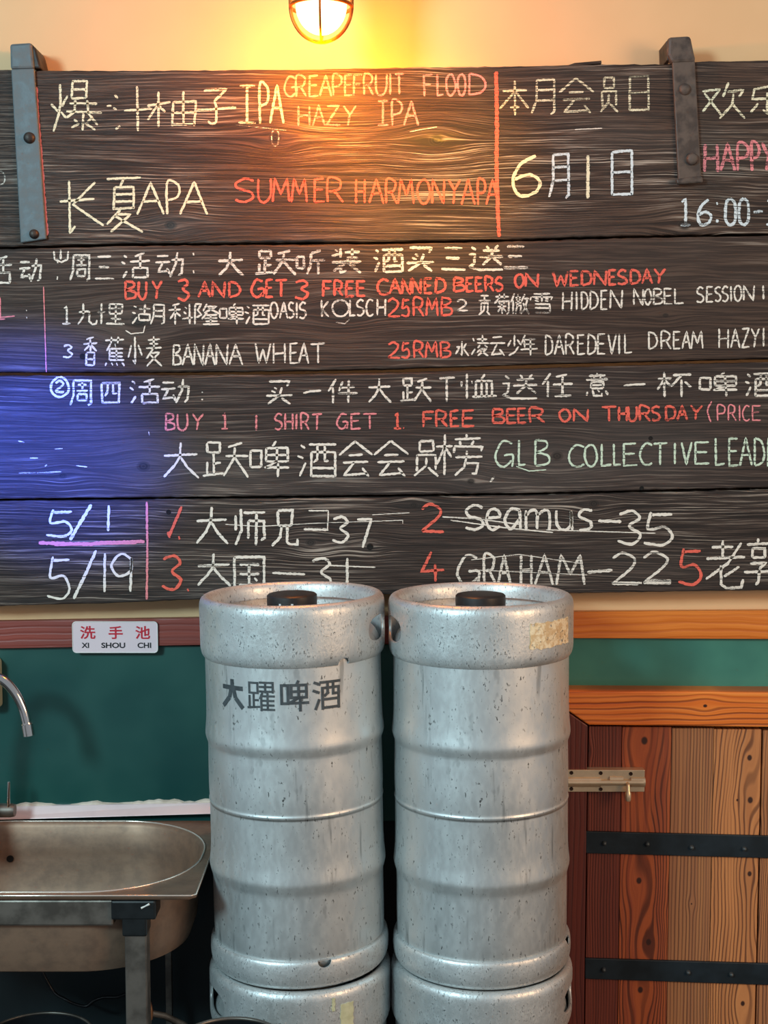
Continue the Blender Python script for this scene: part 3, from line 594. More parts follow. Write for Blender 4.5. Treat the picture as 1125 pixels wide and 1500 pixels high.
black = mottled('black_plastic', srgb(30, 31, 33), srgb(44, 45, 47), .42, 0, 40, bump=.0004)

H0 = .889                                   # bottom of a keg below eye level in the fit; local z = H0 - h
def hz(p): return [(r, H0 - h) for r, h in p]
def smoothprof(prof, k=3):
    out = []; q = [prof[0]] + prof + [prof[-1]]
    for i in range(1, len(q)-2):
        a, b, c_, d = q[i-1:i+3]
        for s_ in range(k):
            u_ = s_/k
            out.append(tuple(.5*((2*b[j]) + (c_[j]-a[j])*u_ + (2*a[j]-5*b[j]+4*c_[j]-d[j])*u_*u_ + (3*b[j]-a[j]-3*c_[j]+d[j])*u_**3) for j in (0, 1)))
    out.append(prof[-1]); return out
BODY = hz([(.0001,.862),(.07,.866),(.118,.874),(.127,.866),(.1310,.856),(.1345,.8475),(.1350,.80),(.1350,.76),(.1352,.747),(.1366,.741),(.1385,.734),(.1393,.729),(.1388,.722),(.1374,.708),(.1366,.69),(.1364,.66),(.1364,.632),(.1366,.629),(.1374,.6262),(.1375,.6250),(.1366,.6225),(.1366,.619),(.1372,.60),(.1368,.56),(.1364,.539),(.1370,.534),(.1390,.528),(.1403,.522),(.1400,.515),(.1388,.503),(.1378,.48),(.1376,.44),(.1376,.40),(.1370,.385),(.130,.366),(.11,.350),(.07,.337),(.032,.331),(.030,.318),(.0001,.318)])
CHIME = hz([(.1270,.331),(.1274,.320),(.1292,.3122),(.1335,.3078),(.1385,.3090),(.1420,.3135),(.1435,.3210),(.1435,.335),(.1433,.36),(.1433,.380),(.1428,.388),(.1412,.3945),(.1388,.3985),(.1375,.3990)])
CHIME = smoothprof(CHIME, 2)
BCH = smoothprof(hz([(.1345,.8455),(.1372,.8465),(.1392,.8500),(.1402,.8580),(.1403,.8680),(.1390,.8780),(.1360,.8850),(.1320,.8888),(.1280,.8880),(.1262,.8840)]), 2)

def shell(prof, n, m, cutters):
    "lathed sheet, given thickness, with the cutters taken out of it"
    vs = []; fs = []
    for r, z in prof:
        for k in range(n):
            a = 2*math.pi*k/n; vs.append((r*math.cos(a), r*math.sin(a), z))
    for i in range(len(prof)-1):
        for k in range(n): fs.append((i*n+k, i*n+(k+1) % n, (i+1)*n+(k+1) % n, (i+1)*n+k))
    me = bpy.data.meshes.new('sheet'); me.from_pydata(vs, [], fs)
    bm = bmesh.new(); bm.from_mesh(me); bmesh.ops.recalc_face_normals(bm, faces=bm.faces); bm.to_mesh(me); bm.free()
    o = bpy.data.objects.new('sheet', me); COL.objects.link(o)
    s_ = o.modifiers.new('s', 'SOLIDIFY'); s_.thickness = .0022; s_.offset = 0
    tmp = []
    for cv, cf in cutters:
        cm = bpy.data.meshes.new('cut'); cm.from_pydata(cv, [], cf)
        b2 = bmesh.new(); b2.from_mesh(cm); bmesh.ops.recalc_face_normals(b2, faces=b2.faces); b2.to_mesh(cm); b2.free()
        co = bpy.data.objects.new('cut', cm); COL.objects.link(co); tmp.append(co)
        bo = o.modifiers.new('b', 'BOOLEAN'); bo.object = co; bo.operation = 'DIFFERENCE'; bo.solver = 'EXACT'
    dg = bpy.context.evaluated_depsgraph_get()
    res = bpy.data.meshes.new_from_object(o.evaluated_get(dg))
    bm = bmesh.new(); bm.from_mesh(res)
    for f in bm.faces: f.smooth = True
    for e in bm.edges:
        if len(e.link_faces) == 2 and e.calc_face_angle(0) > .8: e.smooth = False
    bm.to_mesh(res); bm.free()
    res.materials.clear(); res.materials.append(m)
    for x in tmp + [o]: bpy.data.objects.remove(x, do_unlink=True)
    return res
def radial_prism(deg, z, hw, hh, r0, r1, power=2.6, n=28):
    "prism pointing outwards at azimuth deg (0 = towards the camera, + = to the right)"
    a = R(deg); d = Vector((math.sin(a), -math.cos(a), 0)); s_ = Vector((math.cos(a), math.sin(a), 0))
    vs = []
    for r in (r0, r1):
        for k in range(n):
            q = 2*math.pi*k/n; cx = math.copysign(abs(math.cos(q))**(2/power), math.cos(q)); cz = math.copysign(abs(math.sin(q))**(2/power), math.sin(q))
            vs.append(d*r + s_*(hw*cx) + Vector((0, 0, z+hh*cz)))
    fs = [tuple(range(n)), tuple(range(2*n-1, n-1, -1))] + [(i, i+n, (i+1) % n+n, (i+1) % n) for i in range(n)]
    return [tuple(v) for v in vs], fs
def on_cyl(deg, z, r): a = R(deg); return (r*math.sin(a), -r*math.cos(a), z)
def bead(deg, z, hw, hh, r, tr, m, parent, name='handle_rim', power=2.6):
    pts = []
    for k in range(48):
        q = 2*math.pi*k/48; cx = math.copysign(abs(math.cos(q))**(2/power), math.cos(q)); cz = math.copysign(abs(math.sin(q))**(2/power), math.sin(q))
        x = hw*cx; a = R(deg); rr_ = math.sqrt(max(r*r - x*x, 1e-6))
        d = Vector((math.sin(a), -math.cos(a), 0)); s_ = Vector((math.cos(a), math.sin(a), 0))
        pts.append(d*rr_ + s_*x + Vector((0, 0, z+hh*cz)))
    return MB().tube(pts, tr, 8, closed=True).build(name, m, parent, smooth='all', local=True)

body_mesh = None
def keg(loc, lean, label, handles, top_notch=None, bottom_notch=None, cap=True, spin=0):
    global body_mesh
    k = root('beer_keg', label, 'keg', loc, 'stacked steel beer kegs'); k.rotation_euler = (0, lean, 0)
    if body_mesh is None:
        o = MB().lathe(smoothprof(BODY, 2), 128).build('body', steel, k, smooth='all', local=True); body_mesh = o.data
    else:
        o = bpy.data.objects.new('body', body_mesh); COL.objects.link(o); o.parent = k
    hzc = H0 - .3555
    cuts = [radial_prism(d, hzc, .041, .0215, .09, .16) for d in handles]
    if top_notch is not None: cuts.append(radial_prism(top_notch, H0-.3975, .0095, .0085, .132, .16, 2))
    me = shell(CHIME, 128, worn, cuts)
    tc = bpy.data.objects.new('top_chime', me); COL.objects.link(tc); tc.parent = k
    for d in handles: bead(d, hzc, .041, .0215, .1417, .0028, steel, tc)
    cuts = [] if bottom_notch is None else [radial_prism(bottom_notch, H0-.8465, .0105, .0100, .1362, .16, 2)]
    me = shell(BCH, 128, worn, cuts)
    bc = bpy.data.objects.new('bottom_chime', me); COL.objects.link(bc); bc.parent = k
    if cap:
        pf = [(.0001, H0-.3065), (.030, H0-.3065), (.037, H0-.3078), (.0392, H0-.3100), (.0395, H0-.315), (.0390, H0-.333), (.0001, H0-.333)]
        cp = MB().lathe(pf, 48).build('spear_cap', black, k, smooth=True, local=True); cp['label'] = 'round black plastic cap'
        for q in range(24):
            a = 2*math.pi*q/24
            pass
    return k, o, tc, bc, cp if cap else None
D_ = .24
KZ = .5842
kl, kl_body, kl_top, kl_bot, kl_cap = keg((-.1338, -D_, .5852), -.0180, 'upper steel keg under the sink sign side, with black stencilled characters', (73, 253), 36, 19)
kr, kr_body, kr_top, kr_bot, kr_cap = keg((.1560, -D_, KZ), -.0085, 'upper steel keg beside the wooden door, with torn beige sticker on its rim', (-77, 103), None, 72)
ll, ll_body, ll_top, *_ = keg((-.1338, -D_, 0), 0, 'lower keg beside the sink leg, with a strip of yellowed tape below its rim', (-67, 113))
lr, lr_body, lr_top, *_ = keg((.1560, -D_, 0), 0, 'lower keg beside the wooden door, under the keg with torn sticker', (74, 254))
kl['label'] = 'upper steel keg beside the sink, with four black stencilled characters'

# stencilled characters, wrapped round the keg
ink = mottled('stencil_ink', srgb(58, 64, 68), srgb(74, 80, 84), .6, .1, 90)
ST = {
'大':"0030 9930/5000 5030/4530 3565 0099/5530 6565 9999",
'躍':"0505 0540/0505 3805 3840/0540 3840/2240 2290/2265 3865/0552 0592/0092 4288/4803 6803 6836/4818 6618/4834 6834/7603 9603 9636/7618 9418/7634 9634/5640 4858/5248 5299/5250 9950/5266 9766/5282 9782/5297 9997/7642 7697",
'啤':"0512 0575/0512 2812 2875/0575 2875/6500 6010/4012 4055/4012 9512 9555/4034 9534/4055 9555/6712 6755 4070/3574 9974/7260 7299",
'酒':"0408 2014/0036 1642/0698 1870/2608 9908/3228 3299/3228 9628 9699/5208 5246 4254/7408 7450 8450/3268 9668/3297 9697",
}
mb = MB(); rr = random.Random(3)
for i, ch in enumerate('大躍啤酒'):
    dc = -38.0 + i*20.9
    def conv(x, y, dc=dc): return on_cyl(dc + math.degrees((x-.5)*.0405/.138), H0 - .3985 - .0425*y + (-.0), .1381)
    # ribbons worked in metres along the arc
    for st in ST[ch].split('/'):
        pts = [(int(q[:2])/99*.0405, int(q[2:])/99*.0425) for q in st.split()]
        ww = .0032 if ch == '躍' else .0042 if ch in '啤酒' else .0068
        base = MB()
        pp = []
        for a_, b_ in zip(pts, pts[1:]):
            L_ = math.hypot(b_[0]-a_[0], b_[1]-a_[1]); dx, dy = (b_[0]-a_[0])/L_, (b_[1]-a_[1])/L_
            e = ww*.5 if ch != '大' else 0
            n_ = max(2, int(L_/.003))
            seg = [(lerp(a_[0]-dx*e, b_[0]+dx*e, k/n_), lerp(a_[1]-dy*e, b_[1]+dy*e, k/n_)) for k in range(n_+1)]
            nx, ny = -dy*ww/2, dx*ww/2
            A_ = [(x+nx, y+ny) for x, y in seg]; B_ = [(x-nx, y-ny) for x, y in seg]
            cv = lambda p: on_cyl(dc + math.degrees((p[0]-.0203)/.1378), H0 - .4195 - p[1] , .13835 if False else .1384)
            m_ = len(seg)
            mb.add([cv(p) for p in A_] + [cv(p) for p in B_], [(q, q+1, m_+q+1, m_+q) for q in range(m_-1)])
st_o = mb.build('stencil_lettering', ink, kl_body, local=True, fix=False)
st_o['label'] = 'four black stencilled characters'
def curved_patch(d0, d1, z0, z1, r, name, m, parent, seed=0, rag=.002, thick=.0006):
    rr = random.Random(seed); n = 22; k_ = 8; vs = []; fs = []
    for i in range(n+1):
        zt_ = z1 + rr.uniform(-rag, rag)*.5; zb_ = z0 + rr.uniform(-rag, rag)
        for j in range(k_+1):
            vs.append(on_cyl(lerp(d0, d1, i/n) + (rr.uniform(-.4, .4) if i in (0, n) else 0), lerp(zb_, zt_, j/k_), r + thick))
    for i in range(n):
        for j in range(k_): fs.append((i*(k_+1)+j, (i+1)*(k_+1)+j, (i+1)*(k_+1)+j+1, i*(k_+1)+j+1))
    o = MB().add(vs, fs).build(name, m, parent, local=True)
    so = o.modifiers.new('thick', 'SOLIDIFY'); so.thickness = thick; so.offset = -1
    return o
paper = newmat('torn_paper', srgb(226, 204, 160), .8); t = NT(paper); v = t.obj()
n_ = t.noise(v, 120, 4, .6); t.L(t.mix(t.ramp(n_, .4, .6), srgb(244, 230, 196), srgb(216, 188, 144)), t.b.inputs['Base Color'])
t.L(t.ramp(t.noise(v, 160, 3, .6, (1,1,1), (4,2,0)), .36, .40, 0, 1), t.b.inputs['Alpha']); t.bump(n_, .001)
q = curved_patch(26, 62, H0-.373, H0-.334, .1447, 'sticker_remnant', paper, kr_top, 2); q['label'] = 'torn beige paper sticker'
tape = mottled('yellowed_tape', srgb(208, 206, 170), srgb(190, 188, 150), .6, 0, 60)
q = curved_patch(28, 37, H0-.371, H0-.330, .1447, 'tape', tape, ll_top, 5, .001); q['label'] = 'yellowed tape'; 
q = curved_patch(22.5, 24.5, H0-.338, H0-.318, .1447, 'tape', tape, ll_top, 6, .001)
# light slots on the left cap
wm = newmat('white_mark', srgb(210, 212, 214), .6)
for dd in (-24, 4):
    q = MB(); q.add([on_cyl(dd-2.5, H0-.3255, .0398), on_cyl(dd+2.5, H0-.3255, .0398), on_cyl(dd+2.5, H0-.3185, .0400), on_cyl(dd-2.5, H0-.3185, .0400)], [(0,1,2,3)])
    q.build('mark', wm, kl_cap, local=True)

# ================================================================ sign
sp = [P(106, 911, -.020), P(231, 956, -.020)]
sx0, sx1, sz1, sz0 = sp[0].x, sp[1].x, sp[0].z, sp[1].z
sign = root('hand_wash_sign', 'small white plastic sign with red and black lettering on the red-brown rail', 'sign', ((sx0+sx1)/2, 0, sz0))
def rrect(x0, x1, z0, z1, r, n=6):
    out = []
    for cx, cz, a0 in ((x1-r, z1-r, 0), (x0+r, z1-r, 90), (x0+r, z0+r, 180), (x1-r, z0+r, 270)):
        for k in range(n+1): a = R(a0+90*k/n); out.append((cx+r*math.cos(a), cz+r*math.sin(a)))
    return out
white_pl = newmat('white_plastic', srgb(238, 212, 216), .3)
edge_pl = newmat('clear_edge', srgb(240, 232, 226), .25)
MB().prism(rrect(sx0, sx1, sz0, sz1, .006), -.0195, -.016).build('plate', white_pl, sign, bevel=.0006)
fr = rrect(sx0, sx1, sz0, sz1, .006)
MB().tube([(x, -.0195, z) for x, z in fr], .0009, 6, closed=True).build('plate_edge', edge_pl, sign, smooth='all')
redink = newmat('red_ink', srgb(200, 22, 48), .5); blackink = newmat('black_ink', srgb(28, 24, 30), .5)
def text(body, cx, cz, wid, hgt, Y, m, name, parent, bold=0.0, flip=1):
    c_ = bpy.data.curves.new('t', 'FONT'); c_.body = body; c_.offset = bold; c_.extrude = .01
    o = bpy.data.objects.new('t', c_); COL.objects.link(o)
    me = bpy.data.meshes.new_from_object(o.evaluated_get(bpy.context.evaluated_depsgraph_get()))
    bpy.data.objects.remove(o, do_unlink=True)
    xs = [v.co.x for v in me.vertices]; ys = [v.co.y for v in me.vertices]
    x0, x1, y0, y1 = min(xs), max(xs), min(ys), max(ys)
    mb = MB()
    mb.add([(cx + ((v.co.x-x0)/(x1-x0)-.5)*wid, Y + (-.0003 if v.co.z > 0 else .0002), cz + ((v.co.y-y0)/(y1-y0)-.5)*hgt) for v in me.vertices],
           [tuple(p.vertices) for p in me.polygons])
    return mb.build(name, m, parent)
for ch, x0, x1, y0, y1 in (('洗', 117, 140, 917, 936), ('手', 159, 180, 917, 936), ('池', 198, 220, 917, 936)):
    a, b = P(x0, y0, -.0195), P(x1, y1, -.0195)
    text(ch, (a.x+b.x)/2, (a.z+b.z)/2, b.x-a.x, a.z-b.z, -.0197, redink, 'red_lettering', sign, .018)
for ch, x0, x1, y0, y1 in (('XI', 119.5, 130.5, 941.5, 949), ('SHOU', 148.5, 183.5, 941.3, 949.2), ('CHI', 201.5, 221.5, 941.3, 949.2)):
    a, b = P(x0, y0, -.0195), P(x1, y1, -.0195)
    text(ch, (a.x+b.x)/2, (a.z+b.z)/2, b.x-a.x, a.z-b.z, -.0197, blackink, 'black_lettering', sign, .025)

# ================================================================ wooden door and its frame, right
FY, DY = -.052, -.036
frame_m = pine('orange_frame_pine', [srgb(214, 108, 34), srgb(232, 136, 56), srgb(120, 48, 18)], 'X', [(P(1033,1034,FY).x, P(1033,1034,FY).z, .006)], 75, .32, .8, warp=.03)
stile_m = pine('dark_red_stile', [srgb(104, 42, 28), srgb(88, 34, 26), srgb(60, 22, 18)], 'Z', (), 90, .45, .5)
head = band('trim_3', [(790, 1012), (1500, 1016)], [(862, 1062), (1500, 1070)], FY, 0, frame_m, bevel=.0025); structure(head)
pz = [P(788, 1013, FY), P(861, 1063, FY), P(857, 1600, FY), P(788, 1600, FY)]
zb = .0
MB().prism([(pz[0].x, pz[0].z), (pz[0].x, zb), (pz[1].x, zb), (pz[1].x, pz[1].z)], FY, 0).build('trim_4', stile_m, bevel=.002)['kind'] = 'structure'

door = bpy.data.objects.new('door_1', None); COL.objects.link(door); door['kind'] = 'structure'
door['label'] = 'low door of brown vertical boards with two black iron straps'
ex = [862, 911, 984, 1046, 1117, 1185, 1262]
X = [P(x, 1068, DY).x for x in ex]
ztop = P(900, 1064, DY).z; ztopr = P(1125, 1070, DY).z
door.location = ((X[0]+X[-1])/2, 0, 0)
dcols = [[srgb(120,54,36), srgb(104,46,34), srgb(66,26,20)], [srgb(172,88,46), srgb(144,68,40), srgb(66,26,18)], [srgb(168,112,70), srgb(150,96,62), srgb(92,52,32)],
         [srgb(198,130,78), srgb(176,112,66), srgb(84,42,24)], [srgb(178,116,72), srgb(160,102,64), srgb(84,46,28)], [srgb(150,92,56), srgb(140,84,50), srgb(80,42,26)]]
dx = wloc(door).x
def dk(px, py, r): p = P(px, py, DY); return (p.z, p.x - dx, r)
dkn = [[dk(862,1100,.004)], [dk(944,1085,.012), dk(936,1290,.010), dk(950,1380,.010), dk(938,1450,.010)], [dk(1013,1324,.003)], [dk(1099,1172,.010), dk(1098,1110,.009), dk(1080,1172,.004), dk(1098,1280,.008), dk(1088,1470,.008)], [dk(1180,1300,.008)], []]
dpl = []
for i in range(6):
    m = pine('door_board_%d' % i, dcols[i], 'Z', dkn[i], [150, 80, 130, 90, 100, 100][i], .5, .85, .0012, warp=[.02, .05, .02, .05, .05, .05][i], seed=i*.37+.1, wx=1.5, wz=9, cathedral=[10, 70, 6, 60, 60, 20][i])
    g = .0004 if i != 3 else .0016
    top = lerp(ztop, ztopr, (X[i]-X[0])/(X[4]-X[0]))
    g0 = .0016 if i == 4 else .0004
    o = MB().box((X[i]+g0, DY, .02), (X[i+1]-g, -.012, top)).build('plank', m, door, bevel=.0009)
    dpl.append(o)
iron_b = mottled('blue_black_iron', srgb(24, 34, 40), srgb(34, 46, 54), .5, .4, 20, bump=.0008)
rv = newmat('rivet_iron', srgb(70, 76, 78), .5, .5)
for (c4, rivets) in (([(858,1218),(1300,1229),(1300,1262),(858,1250)], [(885,1235),(948,1236),(1013,1241),(1090,1243)]),
                     ([(857,1404),(1300,1417),(1300,1449),(857,1434)], [(884,1420),(1008,1424),(1071,1427)])):
    st = strapsolid(c4, DY-.006, DY, 'iron_strap', iron_b, door, .0012)
    for x, y in rivets: bolt(x, y, .0042, DY-.006, st, rv, 'rivet')
MB().box((X[0], -.012, .02), (X[-1], 0, ztop-.01)).build('back_board', stile_m, door)
# slide bolt
chrome = mottled('satin_nickel', srgb(226, 204, 170), srgb(208, 188, 156), .30, .6, 30)
def pb(px0, py0, px1, py1, Y, d): a, b = P(px0, py0, Y), P(px1, py1, Y); return (a.x, Y, b.z), (b.x, Y+d, a.z)
sb = bpy.data.objects.new('slide_bolt', None); COL.objects.link(sb); sb.parent = door; sb.location = Vector((P(888,1145,FY).x, FY, P(888,1145,FY).z)) - wloc(door)
sb['label'] = 'satin metal slide bolt'
a, b = pb(831, 1128, 944, 1160, FY-.004, .020)
MB().box(a, b).build('bolt_plate', chrome, sb, bevel=.0008)
p0, p1 = P(831, 1146, FY-.009), P(945, 1148, FY-.009)
def halfround(x0, x1, zc, r, y): 
    n = 10; vs = []
    for x in (x0, x1):
        for k in range(n+1): a_ = math.pi*k/n; vs.append((x, y - r*.8*math.sin(a_), zc + r*math.cos(a_)))
    return MB().add(vs, [(k, k+1, n+2+k, n+1+k) for k in range(n)] + [tuple(range(n+1)), tuple(range(2*n+1, n, -1))])
zc = P(888, 1146, FY-.006).z
bx = lambda px: P(px, 1146, FY-.006).x
halfround(bx(831), bx(880), zc, .0085, FY-.004).build('barrel', chrome, sb, smooth=True)
halfround(bx(924), bx(945), zc, .0085, FY-.004).build('barrel', chrome, sb, smooth=True)
halfround(bx(893), bx(913), zc+.004, .0060, FY-.004).build('barrel', chrome, sb, smooth=True)
MB().tube([(bx(832), FY-.0075, zc), (bx(942), FY-.0075, zc)], .0048, 14).build('bolt_rod', chrome, sb, smooth=True)
k0 = P(920, 1150, FY-.016); k1 = P(920, 1173, FY-.018)
MB().tube([(k0.x, FY-.010, zc), (k0.x, FY-.017, k0.z), (k0.x, FY-.019, k1.z+.016), (k0.x, FY-.019, k1.z+.014), (k0.x, FY-.019, k1.z+.002), (k0.x, FY-.019, k1.z)],
          [.003, .003, .0034, .0050, .0050, .0040], 14).build('bolt_knob', chrome, sb, smooth=True)
scr = newmat('screw_dark', srgb(46, 30, 22), .5, .6)
for x, y in ((837,1132),(880,1132.5),(924,1133.5),(837,1155.5),(880,1156)):
    p = P(x, y, FY-.004); MB().lathe([(.0034, FY-.0036), (.0032, FY-.0050), (.0, FY-.0046)], 16, (p.x, 0, p.z), 'Y').build('screw', scr, sb, smooth=True)

# ================================================================ sink
RZ = CAMZ - .735
sinkm = newmat('brushed_sink_steel', srgb(176, 166, 156), .5, .6); t = NT(sinkm); v = t.obj()
n_ = t.noise(v, 40, 4, .6, (1, 1, 1)); br = t.noise(v, 12, 3, .5, (.6, 8, 8))
t.L(t.mix(t.ramp(n_, .35, .7), srgb(150, 122, 102), srgb(132, 108, 92)), t.b.inputs['Base Color'])
t.L(t.ramp(br, .3, .7, .46, .54), t.b.inputs['Roughness']); t.bump(n_, .0003)
dull = mottled('dull_steel', srgb(132, 124, 116), srgb(96, 90, 84), .45, .8, 25, bump=.0006)
SX0, SX1, SY0, SY1 = -.86, -.280, -.389, -.028     # rim extents (y: front, back)
sink = root('steel_sink', 'shallow stainless steel sink on a metal stand with black plastic corner, left of the kegs', 'sink', ((SX0+SX1)/2, (SY0+SY1)/2, 0))
OX0, OX1, OY0, OY1 = -.80, -.292, -.381, -.038
def sect(n=72, inset=0.0, z=0.0, rad=.160):
    out = []; x0, x1, y0, y1 = OX0+inset, OX1-inset, OY0+inset, OY1-inset; r = max(rad-inset*.6, .02)
    m_ = n//4
    for cx, cy, a0 in ((x1-r, y1-r, 0), (x0+r, y1-r, 90), (x0+r, y0+r, 180), (x1-r, y0+r, 270)):
        for k in range(m_): a = R(a0+90*k/(m_-1)); out.append((cx+r*math.cos(a), cy+r*math.sin(a), z))
    return out
N = 72
rings = [sect(N, 0, RZ+.0022), sect(N, .002, RZ+.001), sect(N, .006, RZ-.006), sect(N, .010, RZ-.05), sect(N, .014, RZ-.10), sect(N, .024, RZ-.128), sect(N, .045, RZ-.138), sect(N, .12, RZ-.140)]
vs = [p for r_ in rings for p in r_]; fs = []
for i in range(len(rings)-1):
    for k in range(N): fs.append((i*N+k, i*N+(k+1) % N, (i+1)*N+(k+1) % N, (i+1)*N+k))
fs.append(tuple(range((len(rings)-1)*N, len(rings)*N)))
# flange: opening edge out to the rectangular rim
outer = []
for x, y, z in rings[0]:
    cx, cy = (OX0+OX1)/2, (OY0+OY1)/2
    k_ = len(outer); q = k_ // (N//4); f_ = (k_ % (N//4))/(N//4-1)
    cor = [(SX1, SY1), (SX0, SY1), (SX0, SY0), (SX1, SY0)][q]
    if q == 0: pt = (SX1, lerp(OY1-.160, SY1, f_*2)) if f_ < .5 else (lerp(SX1, OX1-.160, f_*2-1), SY1)
    if q == 1: pt = (lerp(OX0+.160, SX0, f_*2), SY1) if f_ < .5 else (SX0, lerp(SY1, OY1-.160, f_*2-1))
    if q == 2: pt = (SX0, lerp(OY0+.160, SY0, f_*2)) if f_ < .5 else (lerp(SX0, OX0+.160, f_*2-1), SY0)
    if q == 3: pt = (lerp(OX1-.160, SX1, f_*2), SY0) if f_ < .5 else (SX1, lerp(SY0, OY0+.160, f_*2-1))
    outer.append((pt[0], pt[1], RZ))
b0 = len(vs); vs += outer; vs += [(x, y, RZ-.006) for x, y, z in outer]
for k in range(N):
    j = (k+1) % N
    fs.append((k, j, b0+j, b0+k)); fs.append((b0+k, b0+j, b0+N+j, b0+N+k))
o = MB().add(vs, fs).build('basin', sinkm, sink, smooth=True)
so = o.modifiers.new('thick', 'SOLIDIFY'); so.thickness = .0015; so.offset = -1
bright = newmat('polished_edge', srgb(226, 212, 200), .22, .7)
MB().tube([(x, y, z+.0002) for x, y, z in rings[0]], .0016, 6, closed=True).build('rolled_edge', bright, sink, smooth='all')
MB().tube([(SX0, SY0, RZ), (SX1-.006, SY0, RZ), (SX1, SY0+.006, RZ), (SX1, SY1, RZ)], .0014, 6).build('rolled_edge', bright, sink, smooth='all')
p = P(15, 1258, OY1-.012); MB().lathe([(.006, OY1-.0115), (.006, OY1-.0135), (.0, OY1-.013)], 16, (p.x, 0, p.z), 'Y').build('overflow_hole', hole, sink, smooth=True)
MB().lathe([(.0001, RZ-.1385), (.028, RZ-.1385), (.036, RZ-.1370), (.040, RZ-.1384)], 32, (-.66, -.21, 0)).build('drain', chrome, sink, smooth=True)
# stand
MB().box((SX0+.01, SY0+.004, RZ-.048), (P(165, 1330, SY0).x, SY0+.024, RZ-.008)).build('front_rail', dull, sink, bevel=.003)
MB().box((SX0+.01, SY1-.006, RZ-.060), (SX1-.05, SY1+.006, RZ-.030)).build('rear_rail', dull, sink, bevel=.003)
blackp = mottled('black_corner_plastic', srgb(16, 20, 22), srgb(24, 28, 30), .35, 0, 50)
c0, c1 = P(162, 1316, SY0-.002), P(228, 1348, SY0-.002)
br_ = MB().box((c0.x, SY0-.002, c1.z), (c1.x, SY0+.045, RZ-.007)).build('corner_bracket', blackp, sink, bevel=.003)
c2, c3 = P(178, 1340, SY0-.002), P(215, 1373, SY0-.002)
MB().box((c2.x, SY0-.001, c3.z), (c3.x, SY0+.036, c1.z+.004)).build('bracket_socket', blackp, br_, bevel=.003)
l0, l1 = P(182.5, 1380, SY0+.002), P(214.5, 1380, SY0+.002)
MB().box((l0.x, SY0+.002, 0), (l1.x, SY0+.033, c3.z+.01)).build('leg', dull, sink, bevel=.002)
MB().box((SX0+.02, SY0+.002, 0), (SX0+.052, SY0+.033, RZ-.04)).build('leg', dull, sink, bevel=.002)
MB().box((SX1-.10, SY1-.035, 0), (SX1-.095+.006, SY1-.024, RZ-.03)).build('leg', dull, sink, bevel=.001)
MB().box((SX0+.02, SY1-.035, 0), (SX0+.052, SY1-.012, RZ-.04)).build('leg', dull, sink, bevel=.002)
mk = newmat('paint_fleck', srgb(220, 222, 218), .6)
a, b = P(207, 1330, SY0-.002), P(219, 1324, SY0-.002)
MB().tube([(a.x, SY0-.0025, a.z), (lerp(a.x,b.x,.5), SY0-.0025, a.z+.003), (b.x, SY0-.0025, b.z)], [.0016, .0010, .0018], 6).build('paint_fleck', mk, br_)
# upstand and caulk
up_m = mottled('polished_upstand', srgb(240, 218, 216), srgb(228, 206, 206), .35, .25, 10)
ua, ub, uc, ud = P(22,1204,-.026), P(322,1192,-.026), P(322,1181,-.026), P(22,1189,-.026)
ua.x = -.86
MB().add([(-.80,-.026,ua.z),(ub.x,-.026,ub.z),(ub.x,-.010,uc.z+.002),(-.80,-.010,ud.z+.002),(-.80,-.004,ua.z),(ub.x,-.004,ub.z),(ub.x,-.004,uc.z+.002),(-.80,-.004,ud.z+.002)],
         [(0,1,2,3),(7,6,5,4),(0,4,5,1),(1,5,6,2),(2,6,7,3),(3,7,4,0)]).build('upstand', up_m, sink, bevel=.001)
caulk = mottled('white_caulk', srgb(236, 214, 196), srgb(214, 190, 170), .6, 0, 40, bump=.002)
mb = MB(); vs = []; rr = random.Random(11); n = 60
for i in range(n+1):
    x = lerp(-120, 330, i/n); k_ = (x-22)/300
    yt = 1180 - 9*k_ + rr.uniform(-1.6, 1.4) + (2*math.sin(i*.5)); yb = lerp(1190, 1181, k_)
    if x < 62: yb -= 3
    a, b = P(x, yt, -.006), P(x, yb, -.010)
    vs += [(a.x, -.004, a.z+.001), (a.x, -.009, a.z-.001), (b.x, -.012, b.z), (b.x, -.004, b.z-.003)]
fs = [(i*4+j, i*4+(j+1) % 4, (i+1)*4+(j+1) % 4, (i+1)*4+j) for i in range(n) for j in range(4)] + [(0,1,2,3), (n*4+3,n*4+2,n*4+1,n*4)]
MB().add(vs, fs).build('caulk', caulk, sink, smooth=True)

# ---------------------------------------------------------------- tap
tapm = newmat('tap_chrome', srgb(214, 208, 204), .14, 1.0)
tx = -.705
tap = root('chrome_tap', 'curved chrome tap with thin lever over the left end of the sink', 'tap', (tx, -.12, RZ))
TY = -.15
def sm3(pts, k=6):
    out = []; q = [pts[0]] + pts + [pts[-1]]
    for i in range(1, len(q)-2):
        a, b, c_, d = [Vector(x) for x in q[i-1:i+3]]
        for s_ in range(k):
            u_ = s_/k; out.append(.5*((2*b) + (c_-a)*u_ + (2*a-5*b+4*c_-d)*u_*u_ + (3*b-a-3*c_+d)*u_**3))
    return out + [Vector(pts[-1])]
sp_ = [Vector((tx, TY, RZ+.03)), Vector((tx, TY, RZ+.12)), Vector((tx+.004, TY, RZ+.19))] + [P(x, y, TY) for x, y in ((-45,998),(-20,991),(2,995),(20,1012),(33,1036),(40,1062))]
MB().tube(sm3(sp_), .0082, 16).build('spout', tapm, tap, smooth='all')
n0, n1 = P(39.5, 1058, TY), P(42.5, 1077, TY)
MB().tube([n0, lerp(n0, n1, .1), lerp(n0, n1, .12), n1], [.0085, .0088, .0100, .0100], 18).build('nozzle', tapm, tap, smooth=True)
